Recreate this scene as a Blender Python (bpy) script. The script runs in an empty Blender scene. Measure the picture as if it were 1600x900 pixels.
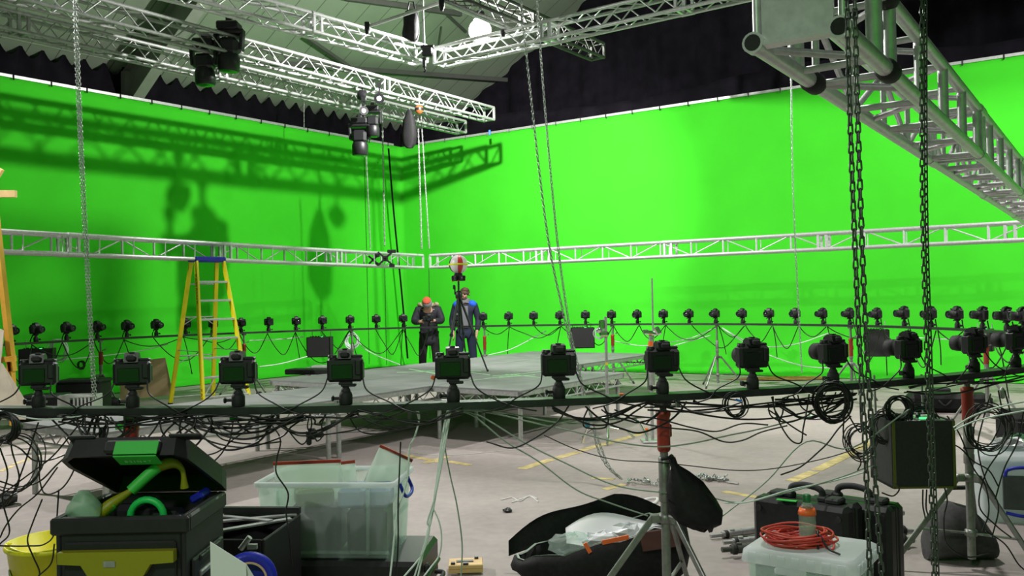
import bpy, math, random
from mathutils import Vector, Matrix, Euler
random.seed(7)
S = bpy.context.scene
COL = S.collection
PI = math.pi
# ------------------------------------------------------------------ camera, world, lights, exposure
EYE = 1.5
F_PX, ROLL, PITCH = 1380.0, math.radians(-1.15), 0.0153
CM = Matrix.Translation((0, 0, EYE)) @ Matrix.Rotation(PI / 2 + PITCH, 4, 'X') @ Matrix.Rotation(ROLL, 4, 'Z')
cd = bpy.data.cameras.new('camera'); cd.sensor_fit = 'HORIZONTAL'; cd.sensor_width = 36; cd.lens = 36 * F_PX / 1600
cd.clip_start = 0.05; cd.clip_end = 200
cam = bpy.data.objects.new('camera', cd); COL.objects.link(cam)
cam.location = CM.to_translation(); cam.rotation_euler = CM.to_euler(); S.camera = cam
S.view_settings.view_transform = 'Standard'; S.view_settings.look = 'None'
S.view_settings.gamma = 1.0; S.view_settings.use_curve_mapping = False
S.view_settings.exposure = 0.0
W = bpy.data.worlds.new('world'); S.world = W; W.use_nodes = True
W.node_tree.nodes['Background'].inputs[0].default_value = (0.75, 0.8, 0.78, 1)
W.node_tree.nodes['Background'].inputs[1].default_value = 0.09
def lamp_light(name, loc, power, r=0.17, col=(1, 0.98, 0.94), spot=None, aim=None):
    l = bpy.data.lights.new(name, 'SPOT' if spot else 'POINT'); l.energy = power; l.color = col; l.shadow_soft_size = r
    o = bpy.data.objects.new(name, l); COL.objects.link(o); o.location = loc
    if spot:
        l.spot_size = math.radians(spot); l.spot_blend = 0.6
        o.rotation_euler = (Vector(aim) - Vector(loc)).to_track_quat('-Z', 'Y').to_euler()
    return o
def ray(px, py):
    d = CM.to_3x3() @ Vector(((px - 800) / F_PX, -(py - 450) / F_PX, -1))
    return d
def P(px, py, d):                       # the point seen at a pixel, d metres ahead
    r = ray(px, py); return Vector((0, 0, EYE)) + r * (d / r.y)
LAMP = P(750, 48, 13.2)
lamp_light('work_lamp_light', LAMP, 2000, 0.045)
lamp_light('added_wall_flood_light', LAMP, 2300, 0.06, spot=74, aim=(0.5, 19.7, 3.5))  # extra spot added at the lamp to brighten the right screen
lamp_light('hall_lamp_light_right', (7.6, 9.6, 5.6), 1500, 0.1, spot=150, aim=(7.0, 12.8, 0))
lamp_light('hall_lamp_light_left', (-7.4, 8.8, 5.2), 1900, 0.1, spot=106, aim=(0.5, 8.6, 0))
lamp_light('hall_lamp_light_over', (1.2, 6.4, 7.2), 1150, 0.3, spot=92, aim=(1.4, 6.6, 0))
lamp_light('added_rear_screen_light', (0.0, 0.4, 6.6), 1150, 0.2, spot=110, aim=(0.0, -4.5, 1.6))  # unseen spot added to light the cloth behind the camera for green bounce
lamp_light('hall_lamp_light_back', (-2.2, -2.2, 5.0), 520, 0.25, spot=58, aim=(-1.5, 3.4, 0.3))
def F(px, py, z=0.0):                   # the point seen at a pixel at height z
    r = ray(px, py); return Vector((0, 0, EYE)) + r * ((z - EYE) / r.z)
def bear(deg): a = math.radians(deg); return Vector((math.sin(a), math.cos(a), 0))
AX, BX = bear(34.5), bear(124.5)        # the hall's two directions
UP = Vector((0, 0, 1))
# ------------------------------------------------------------------ materials
MATS = {}
def mat(name, col, rough=0.5, metal=0.0, noise=None, bump=0, emit=None, spec=0.5, alpha=None, trans=0, scale2=None, coat=0):
    m = bpy.data.materials.new(name); m.use_nodes = True; nt = m.node_tree; b = nt.nodes['Principled BSDF']
    b.inputs['Base Color'].default_value = (*col, 1); b.inputs['Roughness'].default_value = rough; b.inputs['Metallic'].default_value = metal
    b.inputs['Specular IOR Level'].default_value = spec
    if coat: b.inputs['Coat Weight'].default_value = coat
    if emit: b.inputs['Emission Color'].default_value = (*emit[:3], 1); b.inputs['Emission Strength'].default_value = emit[3]
    if trans: b.inputs['Transmission Weight'].default_value = trans
    if alpha is not None: b.inputs['Alpha'].default_value = alpha
    if noise:
        sc, amt = noise
        tc = nt.nodes.new('ShaderNodeTexCoord'); n = nt.nodes.new('ShaderNodeTexNoise'); n.inputs['Scale'].default_value = sc
        n.inputs['Detail'].default_value = 6; n.inputs['Roughness'].default_value = 0.6
        nt.links.new(tc.outputs['Object'], n.inputs['Vector'])
        r = nt.nodes.new('ShaderNodeValToRGB'); r.color_ramp.elements[0].position = 0.3; r.color_ramp.elements[1].position = 0.7
        r.color_ramp.elements[0].color = (*[c * (1 - amt) for c in col], 1); r.color_ramp.elements[1].color = (*[min(1, c * (1 + amt)) for c in col], 1)
        nt.links.new(n.outputs['Fac'], r.inputs['Fac']); nt.links.new(r.outputs['Color'], b.inputs['Base Color'])
        if bump:
            bp = nt.nodes.new('ShaderNodeBump'); bp.inputs['Strength'].default_value = bump; bp.inputs['Distance'].default_value = 0.01
            nt.links.new(n.outputs['Fac'], bp.inputs['Height']); nt.links.new(bp.outputs['Normal'], b.inputs['Normal'])
    MATS[name] = m; return m
dull = mat('dimmed_aluminium', (0.40, 0.41, 0.40), 0.5, 0.4, (20, 0.2))  # aluminium darkened in colour, for the dimmer light on the far trusses
alu = mat('aluminium', (0.62, 0.63, 0.63), 0.38, 0.45, (30, 0.12))
steel = mat('galvanised_steel', (0.42, 0.43, 0.42), 0.45, 0.6, (25, 0.2))
standm = mat('worn_stand_steel', (0.25, 0.255, 0.24), 0.42, 0.55, (25, 0.25))
chrome = mat('chrome', (0.8, 0.8, 0.8), 0.15, 1.0)
chainm = mat('chain_steel', (0.42, 0.44, 0.43), 0.35, 0.8, (60, 0.25))
chaind = mat('dark_chain_steel', (0.10, 0.115, 0.10), 0.36, 0.6, (60, 0.3))
blk = mat('black_plastic', (0.012, 0.012, 0.014), 0.45, 0, (40, 0.3))
blk2 = mat('black_rubber', (0.018, 0.018, 0.019), 0.7, 0, (60, 0.3))
gloss = mat('black_gloss', (0.01, 0.01, 0.012), 0.15)
lcd = mat('screen_glass', (0.012, 0.016, 0.014), 0.12, 0, None, 0, None, 0.6)
lens = mat('lens_glass', (0.01, 0.012, 0.02), 0.06, 0, None, 0, None, 0.8)
railm = mat('black_painted_rail', (0.022, 0.024, 0.024), 0.42, 0.0, (15, 0.35))
blkcloth = mat('black_drape_cloth', (0.007, 0.006, 0.009), 0.95, 0, (3, 0.4), 0, None, 0.08)
bagcloth = mat('black_nylon', (0.011, 0.011, 0.012), 0.65, 0, (40, 0.4), 0.2, None, 0.25)
green = mat('green_screen_cloth', (0.058, 0.60, 0.027), 0.9, 0, (0.9, 0.06), 0.0, None, 0.05)
greentape = mat('green_tape', (0.05, 0.55, 0.07), 0.5)
deckm = mat('deck_ply', (0.20, 0.20, 0.205), 0.6, 0, (3.0, 0.22))
deckblk = mat('deck_edge', (0.05, 0.045, 0.04), 0.6)
yellow = mat('yellow_fibreglass', (0.90, 0.76, 0.012), 0.45)
bluep = mat('blue_plastic', (0.012, 0.02, 0.42), 0.4)
navy = mat('navy_cloth', (0.010, 0.013, 0.035), 0.8)
bluecl = mat('blue_cloth', (0.01, 0.09, 0.62), 0.75)
parka = mat('parka_cloth', (0.020, 0.020, 0.030), 0.75)
greycl = mat('grey_knit', (0.16, 0.16, 0.18), 0.9)
jeans = mat('dark_denim', (0.012, 0.02, 0.05), 0.85)
blacktr = mat('black_trousers', (0.010, 0.010, 0.012), 0.85)
fur = mat('hood_fur', (0.45, 0.36, 0.24), 0.95, 0, (60, 0.5), 0.6)
skin = mat('skin', (0.62, 0.35, 0.26), 0.55)
hairm = mat('brown_hair', (0.06, 0.03, 0.015), 0.7)
hairg = mat('grey_hair', (0.32, 0.30, 0.34), 0.8)
redw = mat('red_knit', (0.62, 0.10, 0.05), 0.85)
redp = mat('red_paint', (0.36, 0.035, 0.018), 0.45)
orange = mat('orange_plastic', (0.9, 0.16, 0.03), 0.45)
redc = mat('red_cable_sheath', (0.62, 0.06, 0.045), 0.45)
whitec = mat('white_cable_sheath', (0.75, 0.85, 0.80), 0.4)
greyc = mat('grey_cable_sheath', (0.30, 0.38, 0.31), 0.45)
blackc = mat('black_cable_sheath', (0.012, 0.012, 0.012), 0.4)
wood = mat('pine_timber', (0.70, 0.47, 0.20), 0.6, 0, (6, 0.15))
woodo = mat('orange_pine', (0.78, 0.40, 0.05), 0.5, 0, (6, 0.15))
ply = mat('plywood', (0.55, 0.48, 0.38), 0.7, 0, (5, 0.15))
card = mat('cardboard', (0.62, 0.43, 0.26), 0.8, 0, (8, 0.08))
white = mat('white_paper', (0.85, 0.85, 0.87), 0.7)
whitep = mat('white_plastic_film', (0.7, 0.72, 0.75), 0.3)
toolb = mat('toolbox_plastic', (0.014, 0.014, 0.016), 0.5, 0, (30, 0.2))
olive = mat('yellow_green_handle', (0.30, 0.29, 0.008), 0.45)
bucketm = mat('yellow_bucket_plastic', (0.86, 0.80, 0.015), 0.4, 0, (4, 0.12))
yline = mat('yellow_floor_paint', (0.52, 0.42, 0.19), 0.8, 0, (9, 0.4))
chalk = mat('white_chalk', (0.62, 0.62, 0.6), 0.9)
gchalk = mat('green_marking_tape', (0.45, 0.85, 0.45), 0.7)
foil = mat('silver_foil', (0.8, 0.8, 0.82), 0.25, 0.9)
copper = mat('copper_paint', (0.55, 0.17, 0.06), 0.35, 0.5)
roofm = mat('roof_sheet', (0.20, 0.25, 0.18), 0.7, 0, (1.2, 0.08))
beamm = mat('roof_steel', (0.07, 0.075, 0.065), 0.7, 0, (2, 0.15))
wallm = mat('wall_brown', (0.10, 0.085, 0.05), 0.85, 0, (2, 0.2))
gablem = mat('wall_dark', (0.02, 0.02, 0.024), 0.9, 0, (2, 0.2))
ballw = mat('ball_white', (0.72, 0.70, 0.68), 0.35)
ballr = mat('ball_red', (0.62, 0.05, 0.04), 0.35)
bally = mat('yellow_band', (0.75, 0.8, 0.03), 0.5)
emis = bpy.data.materials.new('lamp_glare'); emis.use_nodes = True
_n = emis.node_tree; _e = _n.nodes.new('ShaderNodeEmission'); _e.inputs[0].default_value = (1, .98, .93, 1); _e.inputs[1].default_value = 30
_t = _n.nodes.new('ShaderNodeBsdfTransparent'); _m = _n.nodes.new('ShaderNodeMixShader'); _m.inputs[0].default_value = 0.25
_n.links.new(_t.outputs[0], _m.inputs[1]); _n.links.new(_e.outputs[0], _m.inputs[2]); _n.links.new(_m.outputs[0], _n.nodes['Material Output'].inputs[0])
emis2 = mat('lit_lens', (1, 1, 1), 0.5, 0, None, 0, (1, 0.97, 0.95, 1.2))
led = mat('green_led', (0.1, 0.9, 0.2), 0.5, 0, None, 0, (0.1, 1, 0.3, 1.5))
ledr = mat('red_led', (0.9, 0.1, 0.1), 0.5, 0, None, 0, (1, 0.1, 0.1, 1.5))
bluetape = mat('blue_tape', (0.02, 0.2, 0.75), 0.5)
olived = mat('olive_edging', (0.10, 0.11, 0.012), 0.5)
magenta = mat('magenta_label', (0.7, 0.02, 0.12), 0.5)
# translucent storage plastic: part see-through, part milky
def milky(name, col, see):
    m = bpy.data.materials.new(name); m.use_nodes = True; nt = m.node_tree; b = nt.nodes['Principled BSDF']
    b.inputs['Base Color'].default_value = (*col, 1); b.inputs['Roughness'].default_value = 0.35
    tl = nt.nodes.new('ShaderNodeBsdfTranslucent'); tl.inputs[0].default_value = (*col, 1)
    tp = nt.nodes.new('ShaderNodeBsdfTransparent'); tp.inputs[0].default_value = (0.9, 0.97, 0.93, 1)
    m1 = nt.nodes.new('ShaderNodeMixShader'); m1.inputs[0].default_value = 0.5
    m2 = nt.nodes.new('ShaderNodeMixShader'); m2.inputs[0].default_value = see
    nt.links.new(b.outputs[0], m1.inputs[1]); nt.links.new(tl.outputs[0], m1.inputs[2])
    nt.links.new(m1.outputs[0], m2.inputs[1]); nt.links.new(tp.outputs[0], m2.inputs[2])
    nt.links.new(m2.outputs[0], nt.nodes['Material Output'].inputs[0]); MATS[name] = m; return m
tub = milky('milky_plastic', (0.86, 0.92, 0.92), 0.78)
tubl = milky('milky_lid_plastic', (0.90, 0.92, 0.95), 0.15)
clear = milky('clear_plastic', (0.75, 0.85, 0.80), 0.72)
grip = milky('grip_bag_plastic', (0.78, 0.86, 0.80), 0.5)
# ------------------------------------------------------------------ mesh builder
class MB:
    def __init__(s, M=None):
        s.v = []; s.f = []; s.sm = []; s.mi = []; s.mats = []; s.M = M or Matrix.Identity(4); s.cm = 0
    def use(s, m):
        if m not in s.mats: s.mats.append(m)
        s.cm = s.mats.index(m); return s
    def add(s, vs, fs, smooth=False):
        o = len(s.v); M = s.M
        s.v += [tuple(M @ Vector(v)) for v in vs]
        s.f += [tuple(i + o for i in f) for f in fs]
        s.sm += [smooth] * len(fs); s.mi += [s.cm] * len(fs); return s
    def box(s, c, d, R=None, ch=0.0):
        c = Vector(c); hx, hy, hz = d[0] / 2, d[1] / 2, d[2] / 2
        R = R or Matrix.Identity(3)
        if ch <= 0:
            vs = [c + R @ Vector((x * hx, y * hy, z * hz)) for x in (-1, 1) for y in (-1, 1) for z in (-1, 1)]
            return s.add(vs, [(0, 1, 3, 2), (4, 6, 7, 5), (0, 4, 5, 1), (2, 3, 7, 6), (0, 2, 6, 4), (1, 5, 7, 3)])
        ch = min(ch, hx * .95, hy * .95, hz * .95)
        vs = []; idx = {}
        for x in (-1, 1):
            for y in (-1, 1):
                for z in (-1, 1):
                    for k in range(3):
                        q = [x * hx, y * hy, z * hz]
                        for j in range(3):
                            if j != k: q[j] -= (x, y, z)[j] * ch
                        idx[(x, y, z, k)] = len(vs); vs.append(c + R @ Vector(q))
        fs = []
        for k in range(3):
            for sg in (-1, 1):
                o = [j for j in range(3) if j != k]; L = []
                for (p, q) in ((-1, -1), (1, -1), (1, 1), (-1, 1)):
                    t = [0, 0, 0]; t[k] = sg; t[o[0]] = p; t[o[1]] = q; L.append(idx[(*t, k)])
                fs.append(tuple(L) if (sg > 0) == (k != 1) else tuple(reversed(L)))
        for k in range(3):
            o = [j for j in range(3) if j != k]
            for p in (-1, 1):
                for q in (-1, 1):
                    def I(e, kk):
                        t = [0, 0, 0]; t[k] = e; t[o[0]] = p; t[o[1]] = q; return idx[(*t, kk)]
                    fs.append((I(-1, o[0]), I(1, o[0]), I(1, o[1]), I(-1, o[1])))
        for x in (-1, 1):
            for y in (-1, 1):
                for z in (-1, 1): fs.append((idx[(x, y, z, 0)], idx[(x, y, z, 1)], idx[(x, y, z, 2)]))
        return s.add(vs, fs)
    def bar(s, p, q, w, h, up=UP, ch=0):
        p, q = Vector(p), Vector(q); d = q - p; L = d.length; y = d / L
        x = y.cross(Vector(up)); x = x.normalized() if x.length > 1e-4 else Vector((1, 0, 0)); z = x.cross(y)
        return s.box((p + q) / 2, (w, L, h), Matrix((x, y, z)).transposed(), ch)
    def tube(s, pts, r, n=8, closed=False, cap=True, smooth=True):
        pts = [Vector(p) for p in pts]; m = len(pts); rs = r if isinstance(r, (list, tuple)) else [r] * m
        T = []
        for i in range(m):
            a = pts[(i - 1) % m] if (closed or i > 0) else pts[i]; b = pts[(i + 1) % m] if (closed or i < m - 1) else pts[i]
            t = b - a; T.append(t.normalized() if t.length > 1e-9 else UP.copy())
        u = T[0].orthogonal().normalized(); vs = []
        for i in range(m):
            u = u - T[i] * u.dot(T[i]); u = u.normalized() if u.length > 1e-6 else T[i].orthogonal().normalized(); w = T[i].cross(u)
            for k in range(n):
                a = 2 * PI * k / n; vs.append(pts[i] + (u * math.cos(a) + w * math.sin(a)) * rs[i])
        fs = []
        for i in range(m if closed else m - 1):
            j = (i + 1) % m
            for k in range(n): fs.append((i * n + k, i * n + (k + 1) % n, j * n + (k + 1) % n, j * n + k))
        s.add(vs, fs, smooth)
        if cap and not closed:
            s.add(vs[:n], [tuple(reversed(range(n)))]); s.add(vs[-n:], [tuple(range(n))])
        return s
    def cyl(s, p, q, r, r2=None, n=16): return s.tube([p, q], [r, r if r2 is None else r2], n)
    def lathe(s, prof, c=(0, 0, 0), R=None, n=24, smooth=True):
        c = Vector(c); R = R or Matrix.Identity(3)
        vs = [c + R @ Vector((r * math.cos(2 * PI * k / n), r * math.sin(2 * PI * k / n), z)) for (r, z) in prof for k in range(n)]
        fs = [(i * n + k, i * n + (k + 1) % n, (i + 1) * n + (k + 1) % n, (i + 1) * n + k) for i in range(len(prof) - 1) for k in range(n)]
        s.add(vs, fs, smooth)
        if prof[0][0] > 1e-4: s.add(vs[:n], [tuple(reversed(range(n)))])
        if prof[-1][0] > 1e-4: s.add(vs[-n:], [tuple(range(n))])
        return s
    def ball(s, c, r, R=None, n=16, m=10):
        rr = r if isinstance(r, (tuple, list)) else (r, r, r); R = R or Matrix.Identity(3); c = Vector(c)
        vs = [c + R @ Vector((rr[0] * math.sin(PI * i / m) * math.cos(2 * PI * k / n), rr[1] * math.sin(PI * i / m) * math.sin(2 * PI * k / n), -rr[2] * math.cos(PI * i / m))) for i in range(m + 1) for k in range(n)]
        return s.add(vs, [(i * n + k, i * n + (k + 1) % n, (i + 1) * n + (k + 1) % n, (i + 1) * n + k) for i in range(m) for k in range(n)], True)
    def prism(s, poly, axis, t0, t1):       # polygon in the two other axes, pushed along axis
        o = [(1, 2), (2, 0), (0, 1)][axis]; n = len(poly); vs = []
        for t in (t0, t1):
            for (a, b) in poly:
                q = [0, 0, 0]; q[axis] = t; q[o[0]] = a; q[o[1]] = b; vs.append(q)
        return s.add(vs, [tuple(reversed(range(n))), tuple(range(n, 2 * n))] + [(i, (i + 1) % n, n + (i + 1) % n, n + i) for i in range(n)])
    def loft(s, rings, cap=True, smooth=True):
        n = len(rings[0]); vs = [p for r in rings for p in r]
        fs = [(i * n + k, i * n + (k + 1) % n, (i + 1) * n + (k + 1) % n, (i + 1) * n + k) for i in range(len(rings) - 1) for k in range(n)]
        s.add(vs, fs, smooth)
        if cap: s.add(rings[0], [tuple(reversed(range(n)))]); s.add(rings[-1], [tuple(range(n))])
        return s
    def sheet(s, fn, nu, nv, th=0.0, smooth=True):      # fn(u,v) -> point
        g = [[Vector(fn(i / nu, j / nv)) for j in range(nv + 1)] for i in range(nu + 1)]
        vs = [p for row in g for p in row]; w = nv + 1
        fs = [(i * w + j, (i + 1) * w + j, (i + 1) * w + j + 1, i * w + j + 1) for i in range(nu) for j in range(nv)]
        if th:
            nn = []
            for i in range(nu + 1):
                for j in range(nv + 1):
                    a = g[min(i + 1, nu)][j] - g[max(i - 1, 0)][j]; b = g[i][min(j + 1, nv)] - g[i][max(j - 1, 0)]
                    nn.append(a.cross(b).normalized() * th)
            k = len(vs); v2 = [v - n for v, n in zip(vs, nn)]
            f2 = [tuple(reversed([q + k for q in f])) for f in fs]
            B = [i * w for i in range(nu + 1)] + [nu * w + j for j in range(1, w)] + [i * w + nv for i in range(nu - 1, -1, -1)] + [j for j in range(nv - 1, 0, -1)]
            f3 = [(B[i], B[i] + k, B[(i + 1) % len(B)] + k, B[(i + 1) % len(B)]) for i in range(len(B))]
            s.add(vs + v2, fs + f2 + [tuple(reversed(f)) for f in f3], smooth); return s
        return s.add(vs, fs, smooth)
    def obj(s, name, m=None, parent=None):
        me = bpy.data.meshes.new(name); me.from_pydata(s.v, [], s.f)
        ms = s.mats or [m]
        for q in ms: me.materials.append(q)
        me.polygons.foreach_set('use_smooth', s.sm)
        if s.mats: me.polygons.foreach_set('material_index', s.mi)
        me.update(); o = bpy.data.objects.new(name, me); COL.objects.link(o)
        if parent: o.parent = parent
        return o
def tag(o, label=None, cat=None, group=None, kind=None):
    if label: o['label'] = label
    if cat: o['category'] = cat
    if group: o['group'] = group
    if kind: o['kind'] = kind
    return o
def T(name, label, cat, loc=(0, 0, 0), rz=0.0, group=None):
    o = bpy.data.objects.new(name, None); COL.objects.link(o); o.location = loc; o.rotation_euler = (0, 0, rz)
    o.empty_display_size = 0.1
    return tag(o, label, cat, group)
KIDS = {}
def copy_tree(o, parent=None):
    c = o.copy(); COL.objects.link(c)
    if parent: c.parent = parent
    for ch in list(o.children): copy_tree(ch, c)
    return c
def thing(mb, name, m, label, cat, group=None, loc=None, rz=0):
    o = mb.obj(name, m); tag(o, label, cat, group)
    if loc is not None: o.location = loc; o.rotation_euler = (0, 0, rz)
    return o
def struct(mb, name, m): o = mb.obj(name, m); o['kind'] = 'structure'; return o
def smooth_path(pts, k=6):
    pts = [Vector(p) for p in pts]
    if len(pts) < 3: return pts
    q = [pts[0] * 2 - pts[1]] + pts + [pts[-1] * 2 - pts[-2]]; out = []
    for i in range(1, len(q) - 2):
        a, b, c, d = q[i - 1], q[i], q[i + 1], q[i + 2]
        for j in range(k):
            t = j / k
            out.append(0.5 * ((2 * b) + (c - a) * t + (2 * a - 5 * b + 4 * c - d) * t * t + (3 * b - a - 3 * c + d) * t ** 3))
    return out + [pts[-1]]
ORD = ['', 'first', 'second', 'third', 'fourth', 'fifth', 'sixth', 'seventh', 'eighth', 'ninth', 'tenth', 'eleventh', 'twelfth', 'thirteenth', 'fourteenth', 'fifteenth', 'sixteenth', 'seventeenth', 'eighteenth', 'nineteenth', 'twentieth']
def ordn(i):
    if i <= 20: return ORD[i]
    t = {2: 'twenty', 3: 'thirty', 4: 'forty'}[i // 10]
    return {20: 'twentieth', 30: 'thirtieth', 40: 'fortieth'}[i] if i % 10 == 0 else t + '-' + ORD[i % 10]
def RZ(a): return Matrix.Rotation(a, 3, 'Z')
def RX(a): return Matrix.Rotation(a, 3, 'X')
def RY(a): return Matrix.Rotation(a, 3, 'Y')
def frame(y, z=UP):                     # rotation whose local z points along y-vector
    return Vector(y).to_track_quat('Z', 'Y').to_matrix()
# ------------------------------------------------------------------ the setting
CO = Vector((-2.7, 22.0, 0))
DR, DL = bear(123.6), bear(217.5)       # along the right and the left screen, away from the corner
NR, NL = Vector((DR.y, -DR.x, 0)), Vector((-DL.y, DL.x, 0))
if NR.dot(CO) > 0: NR = -NR             # both normals point into the hall
if NL.dot(CO) > 0: NL = -NL
EAVE, SLOPE, BACK = 6.28, 0.56, 2.0
def roofz(p): return EAVE + SLOPE * ((Vector(p) - CO).dot(NL))
def on_roof(px, py, off=0.0):
    r = ray(px, py); o = Vector((0, 0, EYE))
    # z = EAVE + SLOPE*((o+t r - CO).NL)
    k = EAVE - off + SLOPE * ((o - CO).dot(NL)) - EYE
    t = k / (r.z - SLOPE * r.dot(NL)); return o + r * t
# floor: bare concrete with wear
fl = MB().add([(-22, -6, 0), (26, -6, 0), (26, 34, 0), (-22, 34, 0)], [(0, 1, 2, 3)])
cm = bpy.data.materials.new('concrete_floor'); cm.use_nodes = True; nt = cm.node_tree; b = nt.nodes['Principled BSDF']
tc = nt.nodes.new('ShaderNodeTexCoord')
n1 = nt.nodes.new('ShaderNodeTexNoise'); n1.inputs['Scale'].default_value = 0.7; n1.inputs['Detail'].default_value = 8; n1.inputs['Roughness'].default_value = 0.65
n2 = nt.nodes.new('ShaderNodeTexNoise'); n2.inputs['Scale'].default_value = 14; n2.inputs['Detail'].default_value = 6
mx = nt.nodes.new('ShaderNodeMath'); mx.operation = 'MULTIPLY_ADD'; mx.inputs[1].default_value = 0.35
rp = nt.nodes.new('ShaderNodeValToRGB'); rp.color_ramp.elements[0].position = 0.42; rp.color_ramp.elements[1].position = 0.95
rp.color_ramp.elements[0].color = (0.258, 0.222, 0.214, 1); rp.color_ramp.elements[1].color = (0.43, 0.372, 0.358, 1)
nt.links.new(tc.outputs['Object'], n1.inputs['Vector']); nt.links.new(tc.outputs['Object'], n2.inputs['Vector'])
nt.links.new(n2.outputs['Fac'], mx.inputs[0]); nt.links.new(n1.outputs['Fac'], mx.inputs[2])
nt.links.new(mx.outputs[0], rp.inputs['Fac']); nt.links.new(rp.outputs['Color'], b.inputs['Base Color']); b.inputs['Roughness'].default_value = 0.75
struct(fl, 'floor', cm)
# roof: corrugated sheet rising from the left eave to a ridge
E0 = CO - DL * 4 - NL * 1.0; E1 = CO + DL * 30 - NL * 1.0
rf = MB()
def roofpt(u, v):
    p = E0.lerp(E1, u) + NL * (v * 18); k = u * 34 / 0.5; ph = k - math.floor(k)
    p.z = roofz(p) + (0.02 if 0.44 < ph < 0.56 else 0.0); return p
nr = 34 * 2 * 8
us = []
for i in range(68):
    for q in (0.0, 0.45, 0.485, 0.515, 0.53): us.append((i + q) / 68)
us.append(1.0)
g = []
for u in us:
    k = u * 68; ph = round(k - math.floor(k), 3); dz = 0.0
    for v in (0, 1):
        p = E0.lerp(E1, u) + NL * (v * 18); p.z = roofz(p) + dz; g.append(p)
seam = mat('roof_seam', (0.05, 0.055, 0.045), 0.8)
for i in range(len(us) - 1):
    rf.use(seam if i % 5 == 2 else roofm); rf.add([g[2 * i], g[2 * i + 1], g[2 * i + 3], g[2 * i + 2]], [(0, 1, 2, 3)])
struct(rf, 'ceiling', roofm)
# seams and steel under the roof
def beam_px(name, a, b, w, h, m=beamm, off=0.15):
    p, q = on_roof(*a, off), on_roof(*b, off)
    return struct(MB().bar(p, q, w, h), name, m)
beam_px('trim_1', (405, 97), (830, 128), 0.10, 0.10)
beam_px('trim_2', (540, -3), (720, 22), 0.10, 0.10)
beam_px('trim_3', (478, 58), (548, 106), 0.07, 0.07)
beam_px('trim_4', (690, 15), (728, 50), 0.05, 0.05)
beam_px('trim_5', (683, 88), (690, 42), 0.03, 0.03)
for i, (a, b) in enumerate((((100, 40), (160, -5)), ((470, 10), (380, 90)))): pass
# portal frame rafter on the left, an I section
r0 = P(178, 175, 17.0); r0 = CO + DL * ((r0 - CO).dot(DL)) - NL * 0.35
rm = MB()
pts = []
for s_ in (0.0, 1.3, 9.0):
    p = r0 + NL * s_; z = roofz(p) - 0.1
    dep = 0.75 - 0.25 * min(1, s_ / 3)
    pts.append((p, z, dep))
for i in range(2):
    (p, z, d0), (q, z2, d1) = pts[i], pts[i + 1]
    for (zt, zb, hw) in ((0, 0.03, 0.11), (None, None, 0.015), (1, 1, 0.11)):
        if zt is None: vs = [(p - DL * hw, z, z - d0), (q - DL * hw, z2, z2 - d1), (p + DL * hw, z, z - d0), (q + DL * hw, z2, z2 - d1)]
        elif zt == 0: vs = [(p - DL * hw, z, z - .03), (q - DL * hw, z2, z2 - .03), (p + DL * hw, z, z - .03), (q + DL * hw, z2, z2 - .03)]
        else: vs = [(p - DL * hw, z - d0, z - d0 - .03), (q - DL * hw, z2 - d1, z2 - d1 - .03), (p + DL * hw, z - d0, z - d0 - .03), (q + DL * hw, z2 - d1, z2 - d1 - .03)]
        V8 = []
        for (b_, t_, bo) in vs: V8 += [Vector((b_.x, b_.y, t_)), Vector((b_.x, b_.y, bo))]
        rm.add(V8, [(0, 2, 3, 1), (4, 5, 7, 6), (0, 4, 6, 2), (1, 3, 7, 5), (0, 1, 5, 4), (2, 6, 7, 3)])
rm.bar(r0 + UP * 3, r0 + UP * (roofz(r0) - 0.1), 0.25, 0.25, AX)
struct(rm, 'beam_left', mat('rafter_paint', (0.22, 0.23, 0.20), 0.7, 0, (2, 0.12)))
# eave purlin
a_ = CO - DL * 0.5 - NL * 0.30; b_ = CO + DL * 26 - NL * 0.30
struct(MB().bar(a_ + UP * 6.19, b_ + UP * 6.19, 0.10, 0.12), 'beam_eave', roofm)
# walls behind the drapes
w = MB(); a_ = CO - DL * 4 - NL * 0.9; b_ = CO + DL * 28 - NL * 0.9
w.bar(a_ + UP * 3.1, b_ + UP * 3.1, 0.1, 6.2); struct(w, 'wall_left', wallm)
gz0 = CO - NR * BACK
w = MB(); c = [gz0 - DR * 4, gz0 + DR * 26]
w.bar(c[0] - NR * .3 + UP * 7, c[1] - NR * .3 + UP * 7, 0.1, 14); struct(w, 'wall_right', gablem)
# green cloth closing the ring behind the camera
w = MB(); w.box((0, -4.6, 2.7), (20, 0.04, 5.4)); struct(w, 'wall_back', green)
# black drapes: left one swags between ties, right one hangs in folds
dl = MB()
def swag(u, v):
    t = -3 + u * 27; s_ = (t / 0.37) % 1.0; sag = 0.24 * math.sin(PI * s_) ** 0.8
    if t < 0: pass
    p = CO + DL * t - NL * (0.36 + 0.03 * math.sin(t * 17) * (1 - v))
    p.z = 4.6 + (6.14 - sag - 4.6) * v; return p
dl.sheet(swag, 584, 4, 0.004)
thing(dl, 'black_drape', blkcloth, 'black drape with swagged top edge hung above the left green screen', 'drape')
dr = MB()
def folds(u, v):
    t = -3.4 + u * 24; p = gz0 + DR * t + NR * (0.22 + 0.06 * math.sin(t * 6.1 + 0.6 * math.sin(t * 2.3)) + 0.03 * math.sin(t * 15))
    top = max(6.1, min(roofz(p) + 0.05, 13))
    p.z = 3.6 + (top - 3.6) * v; return p
dr.sheet(folds, 320, 6, 0.004)
thing(dr, 'black_drape', blkcloth, 'tall black drape in folds filling the gable above the right green screen', 'drape')
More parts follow.
